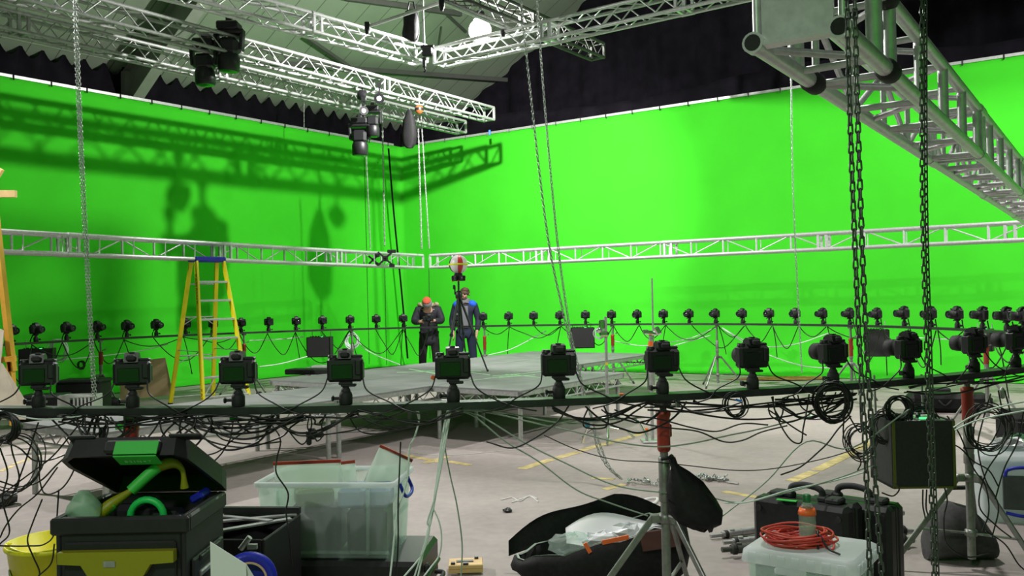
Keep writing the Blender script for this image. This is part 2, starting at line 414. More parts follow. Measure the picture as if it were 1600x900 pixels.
# a lower black valance whose hem droops just above the right screen
dv = MB()
def val(u, v):
    t = -0.2 + u * 15; p = CO - NR * (0.30 + 0.05 * math.sin(t * 5)) + DR * t
    lo = 5.36; hi = 5.85 + 0.10 * math.sin(t * 0.8)
    p.z = lo + (hi - lo) * v + 0.03 * math.sin(t * 7) * (1 - v); return p
dv.sheet(val, 200, 4, 0.004)
thing(dv, 'black_drape', blkcloth, 'low strip of black drape along the top of the right green screen', 'drape')
# green screens: left screen runs round the corner, the right one meets it at a dark seam
ZT = 5.41
def wrinkle(t, z, k): return 0.035 * math.sin(t * 1.7 + z * .9 + k) * (1 - z / 6) + 0.02 * math.sin(t * 4.1 - z * 1.3 + 2 * k) * (1 - z / 5.6)
gl = MB()
def scrl(u, v):
    t = u * 18.0; z = v * ZT
    p = CO + DL * t + NL * (wrinkle(t, z, 0) + 0.30 * max(0, 1 - z / .8) ** 2); p.z = max(0.012, z); return p
gl.sheet(scrl, 90, 40, 0.006)
L_ = thing(gl, 'green_screen', green, 'left green screen cloth, darker and striped by truss shadows', 'green screen', 'green screens')
gr = MB()
def scrr(u, v):
    t = -0.05 + u * 18.5; z = v * ZT; k = max(0, math.exp(-((t - 13.2 - (1.6 - z) * .5) / .35) ** 2)) * 0.13 * max(0, 1 - abs(z - 1.0) / 1.5)
    p = CO + DR * t + NR * (wrinkle(t, z, 3) + 0.35 * max(0, 1 - z / .9) ** 2 + k); p.z = max(0.012, z); return p
gr.sheet(scrr, 120, 40, 0.006)
R_ = thing(gr, 'green_screen', green, 'right green screen cloth, the brightly lit one', 'green screen', 'green screens')
def batten(D, N, t0, t1, par):
    p = CO + D * t0 + N * 0.03; q = CO + D * t1 + N * 0.03
    MB().bar(p + UP * (ZT + .015), q + UP * (ZT + .015), 0.03, 0.05).obj('batten', alu, par)
    t = t0 + .2
    while t < t1:
        MB().box(CO + D * t + N * 0.05 + UP * ZT, (0.02, 0.02, 0.09)).obj('clip', blk, par); t += 0.62
batten(DL, NL, 0.3, 17.8, L_); batten(DR, NR, 0.6, 18.2, R_)
# dark seam / pull rope in the corner
thing(MB().tube(smooth_path([P(607, 232, 20.8), P(616, 340, 20.9), P(627, 450, 21.0), P(637, 560, 21.0)]), 0.022, 6), 'rope', blkcloth, 'black rope hanging down the corner seam between the green screens', 'rope')
# ------------------------------------------------------------------ trusses
def truss(label, A, B, zc, brace='zig', step=0.5, half=0.12, r=0.025, rb=0.011, ends=(True, True), joints=2.0, group=None, m=alu, swap=0, jw=0.035, post=0.016):
    A, B = Vector((A[0], A[1], zc)), Vector((B[0], B[1], zc)); d = (B - A); L = d.length; d.normalize(); s_ = Vector((d.y, -d.x, 0))
    t = T('truss', label, 'truss', A, 0, group); O = Vector((0, 0, 0))
    C4 = {(x, z): s_ * (x * half) + UP * (z * half) for x in (-1, 1) for z in (-1, 1)}
    for k in C4.values(): MB().cyl(k, k + d * L, r, n=12).obj('chord', m, t)
    b = MB(); n = int(L / step)
    for i in range(n):
        p0, p1 = d * (i * L / n), d * ((i + 1) * L / n)
        for fi, (c1, c2) in enumerate((((1, -1), (1, 1)), ((-1, -1), (-1, 1)), ((-1, -1), (1, -1)), ((-1, 1), (1, 1)))):
            a, c = C4[c1], C4[c2]
            if (i + fi + swap) % 2: a, c = c, a
            if brace == 'post':
                b.cyl(p0 + a, p0 + c, (post if fi == 0 else rb * .7) if fi < 2 else rb, n=8)
                if fi != 1: b.cyl(p0 + a, p1 + c, rb * 0.8, n=6)
            elif brace == 'ladder':
                if fi == 0: b.cyl(p0 + a, p0 + c, post, n=12)
                elif fi == 1: b.cyl(p0 + a, p0 + c, rb, n=8); b.cyl(p0 + a, p1 + c, rb, n=6)
                else: b.cyl(p0 + a, p0 + c, rb, n=8); b.cyl(p0 + a, (p0 + p1) / 2 + c, rb, n=8)
            else:
                mid = (p0 + p1) / 2
                b.cyl(p0 + a, mid + c, rb, n=6); b.cyl(mid + c, p1 + a, rb, n=6)
    b.obj('bracing', m, t)
    def jframe(k, es, couple=False):
        j = MB()
        for e in es:
            for sx in (-1, 1): j.bar(d * (k + e) + s_ * (sx * half) - UP * half, d * (k + e) + s_ * (sx * half) + UP * half, jw, jw, d)
            for sz in (-1, 1): j.bar(d * (k + e) - s_ * half + UP * (sz * half), d * (k + e) + s_ * half + UP * (sz * half), jw, jw * .7)
        if couple:
            for c in C4.values(): j.cyl(d * (k - .09) + c, d * (k + .09) + c, r * 1.18, n=10)
        j.obj('joint_frame', m, t)
    k = joints
    while k < L - 0.3: jframe(k, (-.06, .06), True); k += joints
    if ends[0]: jframe(0, (0,))
    if ends[1]: jframe(L, (0,))
    return t, d, s_
def fl2(px, py, z): p = F(px, py, z); return Vector((p.x, p.y, 0))
# lower square
zt = 2.445; zc = zt - 0.12
c0 = fl2(661, 399, zt); l0 = fl2(0, 360.5, zt); dL_ = (l0 - c0).normalized(); sL = Vector((-dL_.y, dL_.x, 0))
if sL.x > 0: sL = -sL
truss('low truss along the left green screen, behind the ladder top', c0 + sL * .12, c0 + sL * .12 + dL_ * 10.5, zc, 'post', 0.5, rb=0.012, joints=2.45, group='trusses of the low square')
c1 = fl2(672, 399, zt); r1 = fl2(1580, 348, zt); dR_ = (r1 - c1).normalized(); sR = Vector((-dR_.y, dR_.x, 0))
if sR.y < 0: sR = -sR
truss('low truss along the right green screen, behind the red and white ball', c1 + sR * .12, c1 + sR * .12 + dR_ * 11.9, zc, 'post', 0.52, rb=0.012, joints=2.5, group='trusses of the low square')
LOWC = Vector((c0.x, c0.y, zc))
# big near truss overhead with its corner block
zb = 2.225; a0 = fl2(1178, 68, zb); a1 = fl2(1590, 340, zb); dN = (a1 - a0).normalized(); sN = Vector((dN.y, -dN.x, 0))
NZ = zb + 0.12
nA = a0 + sN * 0.12
nt_, dN, sN = truss('large silver truss close overhead at the top right, seen from below', nA + dN * 0.62, nA + dN * 11.0, NZ, 'ladder', 0.5, rb=0.0135, joints=2.2, ends=(False, True), r=0.0255, post=0.021)
# corner block at its near end: posts, short chords, end plate, black taped couplers
O = nt_.location; blkm = MB(); q0 = (nA - Vector((O.x, O.y, 0))); q1 = q0 + dN * 0.62
for sx in (-1, 1):
    for sz in (-1, 1):
        k = sN * (sx * .12) + UP * (sz * .12)
        blkm.cyl(q0 + k, q0 + dN * 0.55 + k, 0.0265, n=16)
        blkm.tube([q0 + k - dN * .012, q0 + k + dN * .02], 0.031, 16)
for e in (0.40, 0.03):
    for sx in (-1, 1): blkm.cyl(q0 + dN * e + sN * (sx * .12) - UP * .12, q0 + dN * e + sN * (sx * .12) + UP * .12, 0.0255 if e > .1 else 0.012, n=14)
    for sz in (-1, 1): blkm.cyl(q0 + dN * e - sN * .12 + UP * (sz * .12), q0 + dN * e + sN * .12 + UP * (sz * .12), 0.012, n=10)
blkm.cyl(q0 + dN * .08 - sN * .12 - UP * .12, q0 + dN * .38 + sN * .12 - UP * .12, 0.012, n=10)
blkm.obj('corner_block', alu, nt_)
pl = MB().bar(q0 + dN * .015 - sN * .10, q0 + dN * .015 + sN * .10, 0.012, 0.235)
pl.bar(q0 + dN * .015 - sN * .12 - UP * .125, q0 + dN * .015 + sN * .12 - UP * .125, 0.05, 0.014)
pl.use(blk).box(q0 + dN * .006 - sN * .055 + UP * .02, (.022, .022, .022)).box(q0 + dN * .006 + sN * .05 + UP * .06, (.02, .02, .02))
pl.mats = [alu, blk]; pl.mi = [0] * 12 + [1] * 12
pl.obj('end_plate', alu, nt_)
for sx in (-1, 1): k = sN * (sx * .12) - UP * .12; MB().cyl(q0 + k - dN * .014, q0 + k - dN * .009, 0.0235, n=16).obj('tube_end', blk2, nt_)
for sx in (-1, 1):
    for sz in (-1, 1):
        k = sN * (sx * .12) + UP * (sz * .12)
        MB().lathe([(.024, -.055), (.036, -.04), (.037, .03), (.031, .05), (.026, .055)], q0 + dN * .585 + k, frame(dN), 16).obj('taped_coupler', blk2, nt_)
# upper square
zbu = 5.10; u0 = fl2(667, 97, zbu); u1 = fl2(400, 25, zbu); dU = (u1 - u0).normalized(); sU = Vector((-dU.y, dU.x, 0))
if sU.x > 0: sU = -sU
ZU = zbu + 0.12
truss('bright high truss from the top left down to the corner with the black bag', u0 + sU * .12, u0 + sU * .12 + dU * 7.5, ZU, 'zig', 0.5, rb=0.010, joints=2.0, group='trusses of the high square')
w0 = fl2(679, 100, zbu); w1 = fl2(1122, 0, zbu); dW = (w1 - w0).normalized(); sW = Vector((-dW.y, dW.x, 0))
if sW.y < 0: sW = -sW
truss('bright high truss rising from the bagged corner past the lit lamp', w0 + sW * .12, w0 + sW * .12 + dW * 9.5, ZU, 'zig', 0.5, rb=0.010, joints=2.0, group='trusses of the high square')
UPC = Vector((u0.x, u0.y, ZU))
# mid trusses parallel to the left screen
zm = 5.08; m0 = fl2(772, 187, zm); m1 = fl2(440, 102, zm); dM = (m1 - m0).normalized(); sM = Vector((-dM.y, dM.x, 0))
if sM.x > 0: sM = -sM
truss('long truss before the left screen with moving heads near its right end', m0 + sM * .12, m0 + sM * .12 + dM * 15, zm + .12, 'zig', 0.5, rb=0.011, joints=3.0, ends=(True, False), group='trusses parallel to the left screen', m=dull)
k0 = fl2(728, 207, zm); k1 = fl2(600, 176, zm); dK = dM
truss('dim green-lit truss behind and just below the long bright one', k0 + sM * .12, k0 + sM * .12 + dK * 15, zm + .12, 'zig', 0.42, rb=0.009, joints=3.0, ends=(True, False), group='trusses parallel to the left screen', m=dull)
e0 = P(944, 90, 14.6); e1 = P(870, 66, 14.6)
dE = dM
truss('dark truss end poking out below the high truss against black drape', e0 - Vector((0, 0, 0)) + sM * .12, e0 + dE * 7.5 + sM * .12, e0.z + .12, 'zig', 0.42, rb=0.009, ends=(True, False), m=beamm)
# scaffold pipes and clamps
def pipe(a, b, r, label, m=alu):
    t = T('scaffold_pipe', label, 'pipe', a); MB().cyl((0, 0, 0), Vector(b) - Vector(a), r, n=12).obj('tube', m, t); return t
pa = P(640, -18, 11.0); pb = P(797, 47, 12.55)
pp = pipe(pa, pb, 0.026, 'bright scaffold pipe sloping above the lit lamp')
pq = pipe(P(572, 42, 11.9), P(700, 0, 11.9), 0.024, 'dull scaffold pipe crossing from the upper left truss up to the bright pipe')
for (o, p, q) in ((pp, pb, (786, 47, 12.5)), (pp, pa, (690, 5, 11.3)), (pq, pa, (574, 42, 11.9))):
    c = P(*q) - o.location
    MB().box(c, (.07, .07, .13), None, .01).box(c + Vector((0, -.02, -.07)), (.05, .05, .07), None, .01).obj('clamp', blk, o)
# ------------------------------------------------------------------ the lit lamp
lt = T('work_lamp', 'lit white work lamp glaring at the top centre on the upper right truss', 'lamp', LAMP)
MB().ball((0, 0, 0), .17, None, 20, 14).obj('glare_globe', emis, lt)  # ball as wide as the lamp's glare, its haze painted by emission
MB().lathe([(.04, .30), (.07, .28), (.085, .20), (.10, .165), (.06, .172)], (0, 0, 0), None, 24).obj('lamp_cap', blk, lt)
MB().cyl((0, 0, .28), (0.02, 0, .52), .015, n=8).box((0.02, 0, .5), (.06, .06, .1)).obj('yoke', blk, lt)
# ------------------------------------------------------------------ chain hoists, bags, moving heads
def chain_pts(pts, pitch, wr, lw, m, turn=0.0, nseg=14, ns=6):
    """one strand of welded links along a polyline"""
    path = smooth_path(pts, 12) if len(pts) > 2 else [Vector(p) for p in pts]
    L = [0]
    for a, b in zip(path, path[1:]): L.append(L[-1] + (b - a).length)
    tot = L[-1]; n = int(tot / pitch); k = 0; i = 0
    half = pitch / 2 + wr * 1.0; hw = lw / 2 - wr
    for q in range(n):
        d = (q + .5) * pitch
        while i < len(L) - 2 and L[i + 1] < d: i += 1
        a, b = path[i], path[i + 1]; t = (b - a).normalized(); c = a + t * (d - L[i])
        u = t.cross(Vector((math.cos(turn), math.sin(turn), 0.01))).normalized(); v = t.cross(u)
        if q % 2: u, v = v, u
        pp = []; st = half - hw
        for j in range(nseg):
            an = 2 * PI * j / nseg; pp.append(c + u * (hw * math.cos(an)) + t * (hw * math.sin(an) + (st if math.sin(an) >= 0 else -st)))
        m.tube(pp, wr, ns, closed=True)
    return m
def chain(label, pts, pitch, wr, lw, m=chainm, group=None, turn=0.0):
    b = MB(); chain_pts(pts, pitch, wr, lw, b, turn, 12, 5)
    return thing(b, 'chain', m, label, 'chain', group)
# near chains on the right
def st(off, pts, d): return [P(x + off, y, d) for x, y in pts]
q1 = [(1322, -60), (1328, 180), (1340, 480), (1352, 700), (1361, 960)]; q2 = [(1334, -60), (1340, 180), (1351, 480), (1364, 700), (1382, 960)]
gc = 'dark chains hanging closest on the right'
chain('heavy dark chain closest on the right, left strand of the pair', st(0, q1, 2.15), 0.0235, 0.0026, 0.0165, chaind, gc, .15)
chain('heavy dark chain closest on the right, right strand of the pair', st(0, q2, 2.17), 0.0235, 0.0026, 0.0165, chaind, gc, .0)
q3 = [(1440, -60), (1441, 300), (1448, 560), (1461, 960)]
chain('dark chain in front of the hanging equipment box, left strand', st(0, q3, 2.6), 0.0225, 0.0024, 0.0150, chaind, gc, .9)
chain('dark chain in front of the hanging equipment box, right strand', st(6, q3, 2.63), 0.0225, 0.0024, 0.0150, chaind, gc, .4)
q4 = [(114, -40), (123, 200), (134, 410), (142, 560), (146, 628)]
chain('fine grey chain at the left in front of the low truss, left strand', st(0, q4, 5.2), 0.018, 0.0025, 0.017, chainm, 'fine grey chains at the left', .5)
chain('fine grey chain at the left in front of the low truss, right strand', st(4, q4, 5.25), 0.018, 0.0025, 0.017, chainm, 'fine grey chains at the left', 1.8)
chain('silver chain slanting down the middle, left of two, trailing onto the floor', [P(808, -60, 7.2), P(824, 100, 7.2), P(853, 350, 7.2), P(878, 480, 7.2), P(905, 590, 7.2), P(924, 650, 7.2), P(932, 695, 7.15), P(948, 728, 7.1), P(972, 750, 7.08)], 0.030, 0.0036, 0.023, chainm, 'silver chains slanting down the middle', .4)
chain('silver chain slanting down the middle, right of two, trailing onto the floor', [P(836, -60, 7.2), P(846, 100, 7.2), P(868, 350, 7.2), P(888, 500, 7.2), P(904, 575, 7.2), P(920, 640, 7.2), P(938, 696, 7.15), P(953, 730, 7.1), P(976, 752, 7.08)], 0.030, 0.0036, 0.023, chainm, 'silver chains slanting down the middle', .9)
chain('thin pale chain hanging at right centre, in front of the right green screen', [P(1236, 118, 11.0), P(1240, 320, 11.0), P(1253, 585, 11.0)], 0.036, 0.0036, 0.026, chainm, None, .5)
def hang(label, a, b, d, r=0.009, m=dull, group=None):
    b_ = MB(); chain_pts([P(*a, d), P(*b, d)], 0.05, r * .55, r * 3.2, b_, .6, 8, 4)
    return thing(b_, 'hoist_chain', m, label, 'chain', group)
hang('hoist chain dropping to the lower left truss, leftmost of the far group', (571, 215), (579, 392), 16.6)
hang('hoist chain dropping to the lower left truss beside the black clamp', (597, 165), (601, 388), 16.6, .012)
hang('hoist chain under the copper hoist, left strand', (653, 182), (659, 392), 16.9, .012)
hang('hoist chain under the copper hoist, right strand', (658, 182), (671, 392), 16.95, .010)
hang('thin chain reaching the floor below the lower left truss', (569, 240), (577, 570), 17.4, .006, blk)
hang('thin dark chain below the corner of the low trusses', (670, 420), (672, 560), 17.3, .006, blk)
hang('thin black chain reaching the floor beside the corner seam', (601, 410), (604, 570), 17.3, .006, blk)
hang('white hanging rope over the left black drape, near the long truss', (475, 160), (475, 202), 18.3, .007, alu)
# copper hoist below the long truss
ch = T('chain_hoist', 'copper-coloured chain hoist under the long bright truss', 'hoist', P(655, 171, 15.5))
MB().ball((0, 0, 0), (.075, .075, .085)).obj('motor_body', copper, ch)
MB().cyl((0, 0, .08), (0, 0, .27), .012, n=8).tube([(0, 0, .27), (.03, 0, .30), (0, 0, .33), (-.02, 0, .31)], .01, 6).obj('hook', steel, ch)
MB().lathe([(.08, -.02), (.082, 0), (.08, .02)]).obj('band', blk, ch)
# black chain bag and hoist at the upper corner
bg = T('chain_bag', 'crumpled black chain bag hanging above the corner of the upper trusses', 'bag', P(643, 20, 12.9))
def bagring(z, w, d, ox, n=16): return [Vector((ox + w * math.cos(2 * PI * k / n) * (1 + .08 * math.sin(5 * k + z * 20)), d * math.sin(2 * PI * k / n), z)) for k in range(n)]
MB().loft([bagring(.02, .09, .06, 0), bagring(-.06, .115, .09, 0), bagring(-.18, .12, .10, -.01), bagring(-.3, .125, .10, -.015), bagring(-.40, .115, .09, -.02), bagring(-.43, .07, .05, -.02)]).obj('bag_body', bagcloth, bg)
MB().tube([(-.06, 0, .02), (-.03, 0, .16), (.03, 0, .16), (.06, 0, .02)], .012, 6).obj('strap', bagcloth, bg)
uh = T('chain_hoist', 'black chain hoist inside the corner of the upper trusses', 'hoist', P(668, 84, 12.9))
MB().box((0, 0, 0.02), (.16, .12, .14), None, .02).box((0, 0, .1), (.2, .08, .05), None, .01).obj('motor_body', blk, uh)
MB().cyl((-.05, 0, -.2), (-.05, 0, -.06), .03, n=8).tube([(-.05, 0, -.2), (-.03, 0, -.25), (-.06, 0, -.27)], .014, 6).obj('hook', blk, uh)
MB().cyl((-.06, 0, .1), (-.08, 0, .85), .008, n=6).cyl((-.04, 0, .1), (-.05, 0, .85), .006, n=6).obj('hoist_chain', steel, uh)
def moving_head(label, px, py, d, h, tilt=0.0, yaw=0.0, lit=False, group='moving heads on the trusses'):
    o = T('moving_head_light', label, 'stage light', P(px, py, d), yaw, group); k = h / .62
    R = RY(tilt)
    MB().box((0, 0, .0), (.30 * k, .26 * k, .12 * k), None, .02).box((0, 0, .09 * k), (.08 * k, .08 * k, .1 * k), None, .01).obj('base', blk, o)
    y = MB()
    for s_ in (-1, 1): y.bar(Vector((s_ * .19 * k, 0, -.04 * k)), Vector((s_ * .17 * k, 0, -.34 * k)), .14 * k, .045 * k, (1, 0, 0), .01)
    y.box((0, 0, -.08 * k), (.40 * k, .2 * k, .06 * k), None, .015).obj('yoke', blk, o)
    c = Vector((0, 0, -.34 * k))
    MB(Matrix.Translation(c) @ R.to_4x4()).box((0, 0, .05 * k), (.27 * k, .27 * k, .24 * k), None, .05 * k).lathe([(.13 * k, -.05 * k), (.15 * k, -.10 * k), (.15 * k, -.27 * k), (.13 * k, -.29 * k)], n=16).obj('head', blk, o)
    MB(Matrix.Translation(c) @ R.to_4x4()).lathe([(.125 * k, -.292 * k), (.06 * k, -.30 * k), (0.0, -.302 * k)], n=16).obj('lens', lens, o)
    return o
moving_head('black moving head hanging from the dim trusses, right one of the pair', 358, 42, 12.4, .62, 0.05)
moving_head('black moving head hanging from the dim trusses, left one of the pair', 319, 68, 12.4, .58, -0.05)
moving_head('largest black moving head in the cluster under the long truss', 582, 170, 14.7, .46, 0.0)
moving_head('black moving head hanging lowest under the long truss, over the screen', 562, 190, 14.7, .56, 0.0)
def spot(label, px, py, d, r, yaw, pitch):
    o = T('spotlight', label, 'stage light', P(px, py, d), 0, 'small spotlights under the long truss')
    R = (RZ(yaw) @ RX(pitch))
    M = R.to_4x4()
    MB(M).lathe([(.5 * r, -.9 * r), (.9 * r, -.7 * r), (r, .2 * r), (1.08 * r, .5 * r)], n=16).obj('lamp_body', blk, o)
    MB(M).lathe([(.98 * r, .42 * r), (.5 * r, .5 * r), (0, .52 * r)], n=16).obj('lens', emis2, o)
    MB().bar((0, 0, r * .9), (0, 0, r * 2.8), .02, .04).box((0, 0, r * 2.8), (.06, .06, .08)).obj('clamp', blk, o)
spot('small spotlight with a pale lens facing right, in the cluster under the long truss', 593, 154, 14.5, .08, 0, PI / 2 + .2)
spot('small spotlight turned away, left of the cluster under the long truss', 566, 149, 14.5, .09, 2.0, PI / 2 + .2)
spot('small pale-lensed spotlight low in the cluster under the long truss', 568, 174, 14.4, .07, .3, PI / 2 - .1)
# black clamp plates on the low truss
for (px, py, lab) in ((602, 404, 'black cross clamp on the lower left truss near the corner'), (583, 406, 'small black clamp bracket on the lower left truss, left of the cross clamp')):
    c = P(px, py, 16.45 - 0.3); o = T('clamp_plate', lab, 'clamp', c); k = 1 if px == 602 else .6
    MB().bar((-.13 * k, 0, .12 * k), (.13 * k, 0, -.12 * k), .03, .05, (0, 1, 0)).bar((-.13 * k, 0, -.12 * k), (.13 * k, 0, .12 * k), .03, .05, (0, 1, 0)).box((0, 0, 0), (.1 * k, .04, .1 * k), None, .01).box((.12 * k, 0, .13 * k), (.16 * k, .05, .06), None, .01).box((.12 * k, 0, -.13 * k), (.10 * k, .05, .06), None, .01).obj('bracket', blk, o)
thing(MB().loft([[Vector((w * math.cos(2 * PI * k / 10) * (1 + .2 * math.sin(k * 3 + z)), .03 * math.sin(2 * PI * k / 10), z)) for k in range(10)] for (z, w) in ((.38, .03), (.2, .10), (-.05, .13), (-.22, .12), (-.30, .05))]), 'cloth_bundle', bagcloth, 'grey-black cloth bundle hanging left of the copper hoist over the drape', 'cloth', None, P(640, 205, 15.5))
thing(MB().box((0, 0, 0), (.05, .03, .12), None, .01), 'blue_clip', bluetape, 'small blue clip on the edge of the right green screen beside the truss end', 'clip', None, P(765, 207, 19.6))
# ------------------------------------------------------------------ the ring of cameras
RC = Vector((-1.9001 * .45, 22.6768 * .45, 0)); RR = 14.087 * .45; RH = 1.05
def ring_hit(px, py, far):
    r = ray(px, py); d = Vector((r.x, r.y, 0)).normalized()
    b = d.dot(RC); c = RC.dot(RC) - RR * RR; q = math.sqrt(max(0, b * b - c)); t = b + q if far else b - q
    return d * t
def ring_ang(p): return math.atan2(p.y - RC.y, p.x - RC.x)
RIN, ROUT = RR - 0.05, RR + 0.05
def arc(m, a0, a1, n, r0, r1, z0, z1):
    for i in range(n):
        a, b = a0 + (a1 - a0) * i / n, a0 + (a1 - a0) * (i + 1) / n
        vs = [RC + Vector((math.cos(t) * r, math.sin(t) * r, z)) for t in (a, b) for r in (r0, r1) for z in (z0, z1)]
        m.add(vs, [(0, 2, 6, 4), (1, 5, 7, 3), (0, 4, 5, 1), (2, 3, 7, 6), (0, 1, 3, 2), (4, 6, 7, 5)])
rg = T('camera_rail', 'black ring-shaped rail on stands, carrying the cameras round the stage', 'rail', RC)
rg_m = MB(Matrix.Translation(-RC)); arc(rg_m, 0, 2 * PI, 168, RIN, ROUT, RH + .008, RH + .016); rg_m.obj('top_flange', railm, rg)
rg_m = MB(Matrix.Translation(-RC)); arc(rg_m, 0, 2 * PI, 168, ROUT - .008, ROUT, RH - .016, RH + .008); arc(rg_m, 0, 2 * PI, 168, RIN, RIN + .008, RH - .016, RH + .008); rg_m.obj('side_flange', railm, rg)
TOP = RH + .016
def make_camera():
    """lens along +y, origin on the rail top"""
    o = T('dslr_camera', 'x', 'camera')
    zb = .088
    b = MB()
    b.box((0, 0, zb + .047), (.138, .052, .094), None, .010)
    b.box((.055, .028, zb + .043), (.030, .034, .082), None, .012)          # grip (right hand)
    b.prism([(-.032, zb + .09), (.034, zb + .09), (.026, zb + .116), (.006, zb + .127), (-.022, zb + .122)], 0, -.026, .026)   # y,z polygon along x
    b.lathe([(.017, 0), (.017, .012), (.015, .013)], (-.05, .0, zb + .092), None, 14)
    b.box((.045, .006, zb + .098), (.042, .04, .012), None, .004)
    b.box((0, -.002, zb + .128), (.02, .018, .004))
    b.box((.052, -.028, zb + .055), (.024, .010, .06), None, .004)
    b.obj('body', blk, o)
    MB().lathe([(.036, .02), (.038, .034), (.035, .036), (.036, .062), (.039, .064), (.039, .092), (.036, .094), (.037, .108), (.033, .108), (.031, .098)], (0, 0, zb + .048), frame((0, 1, 0)), 20).obj('lens_barrel', blk2, o)
    MB().lathe([(.031, .099), (.018, .104), (0, .106)], (0, 0, zb + .048), frame((0, 1, 0)), 20).obj('front_glass', lens, o)
    MB().box((-.010, -.0275, zb + .040), (.080, .004, .056), None, .002).obj('screen', lcd, o)
    MB().box((0, -.036, zb + .108), (.034, .016, .022), None, .005).obj('eyepiece', blk2, o)
    h = MB().box((0, 0, zb - .006), (.05, .044, .012), None, .003).box((0.012, 0, zb - .014), (.058, .04, .010), None, .003)
    h.lathe([(.013, .050), (.013, .074)], n=12)
    h.ball((0, 0, .05), .019).lathe([(.024, 0), (.026, .004), (.026, .036), (.022, .048), (.014, .050)], n=18)
    hd = h.obj('ball_head', blk2, o)
    MB().cyl((-.024, 0, .024), (-.046, 0, .024), .006, n=8).box((-.05, 0, .024), (.010, .026, .022), None, .004).obj('knob', blk, hd)
    return o
proto = make_camera(); used = [False]
def put_camera(p, label, group, tilt=0.0, dyaw=0.0, z=TOP):
    o = proto if not used[0] else copy_tree(proto); used[0] = True
    d = RC - p; o.location = (p.x, p.y, z); o.rotation_euler = (tilt, 0, math.atan2(-d.x, d.y) + dyaw)
    o['label'] = label; o['group'] = group; o['category'] = 'camera'
    return o
NEAR = [60, 207, 372, 540, 708, 873, 1035, 1176, 1302, 1420, 1523, 1588]
NPOS = []
rnd = random.Random(3)
for i, x in enumerate(NEAR):
    p = ring_hit(x, 600, False); NPOS.append(p)
    q = put_camera(p, 'black camera on the near rail, %s from the left' % ordn(i + 1), 'cameras on the near arc of the rail', rnd.uniform(-.02, .02), rnd.uniform(-.07, .07) + (.45 if i == 0 else .35 if i == 1 else .2 if i == 2 else 0))
    q.scale = (1.12,) * 3
FAR = [16, 56, 104, 152, 198, 244, 290, 333, 377, 420, 463, 504, 547, 588, 630, 671, 713, 755, 795, 834, 875, 915, 956, 996, 1037, 1077, 1118, 1160, 1202, 1243, 1286, 1328, 1371, 1413, 1455, 1496, 1535, 1573, 1598]
FPOS = []
for i, x in enumerate(FAR):
    p = ring_hit(x, 505, True); FPOS.append(p)
    q = put_camera(p, 'black camera on the far rail, %s from the left' % ordn(i + 1), 'cameras on the far arc of the rail', rnd.uniform(-.03, .03), rnd.uniform(-.15, .15))
    k = 1.25 if x < 330 or x > 1380 else 1.15
    q.scale = (k, k, k)
# orange tag on the fifth near camera
def stand(p, label, group, collar=True, yaw=0.0, s=1.0, zred=(.80, .985)):
    o = T('camera_stand', label, 'stand', (p.x, p.y, 0), yaw, group)
    MB().cyl((0, 0, .06), (0, 0, .62), .0215, n=14).cyl((0, 0, .62), (0, 0, .80), .019, n=12).obj('column', standm, o)
    MB().cyl((0, 0, .78), (0, 0, RH + .008), .016, n=12).box((0, 0, RH - .03), (.06, .05, .03)).obj('inner_tube', standm, o)
    if collar:
        c = MB().lathe([(.024, zred[0]), (.030, zred[0] + .01), (.030, zred[1] - .03), (.034, zred[1] - .02), (.034, zred[1]), (.02, zred[1] + .004)], n=16).box((.034, 0, (zred[0] + zred[1]) / 2), (.02, .03, .06), None, .006).obj('winch_collar', redp, o)
        MB().cyl((0, -.03, zred[1] + .02), (0.02, -.06, zred[1] + .03), .006, n=6).box((.03, -.065, zred[1] + .035), (.03, .008, .03), None, .003).obj('wing_knob', standm, c)
    MB().lathe([(.023, .57), (.028, .575), (.028, .62), (.0245, .63), (.0265, .635), (.0265, .77), (.023, .775)], n=16).box((.03, 0, .745), (.03, .02, .03), None, .004).obj('clamp_collar', standm, o)
    h = MB().lathe([(.023, .475), (.034, .48), (.034, .515), (.023, .52)], n=16)
    for k in range(3): a = 2 * PI * k / 3 + .5; h.box((math.cos(a) * .045, math.sin(a) * .045, .497), (.05, .03, .04), RZ(a), .006)
    h.obj('hub', standm, o)
    for k in range(3):
        a = 2 * PI * k / 3 + .5; d = Vector((math.cos(a), math.sin(a), 0))
        l = MB().bar(d * .06 + UP * .50, d * .43 + UP * .02, .028, .016, d.cross(UP), .003).obj('leg', standm, o)
        MB().cyl(d * .42 + UP * .04, d * .445 + UP * .004, .016, n=10).obj('foot', blk2, l)
        MB().bar(d * .03 + UP * .20, d * .27 + UP * .225, .016, .010, UP).obj('brace', standm, o)
    MB().lathe([(.022, .18), (.032, .185), (.032, .215), (.022, .22)], n=14).obj('brace_collar', standm, o)
    return o
g_ = 'stands under the camera rail'
for x, lab in ((205, 'crank stand with dark red collar behind the open black toolbox'), (1036, 'nearest crank stand with dark red collar and a black bag tied on'), (1512, 'crank stand with bright red collar at the right, among hanging black wires')):
    p = ring_hit(x, 640, False); stand(p, lab, g_, True, {205: .3, 1036: .62, 1512: .5}[x])
for i, x in enumerate((157, 381, 550, 757, 957, 1120, 1329, 1540)):
    p = ring_hit(x, 520, True)
    stand(p, 'silver crank stand under the far rail, %s from the left' % ordn(i + 1), g_, x not in (550, 1120), rnd.uniform(0, 2), 1.0, (.60, .86) if x in (1329, 757) else (.66, .86))
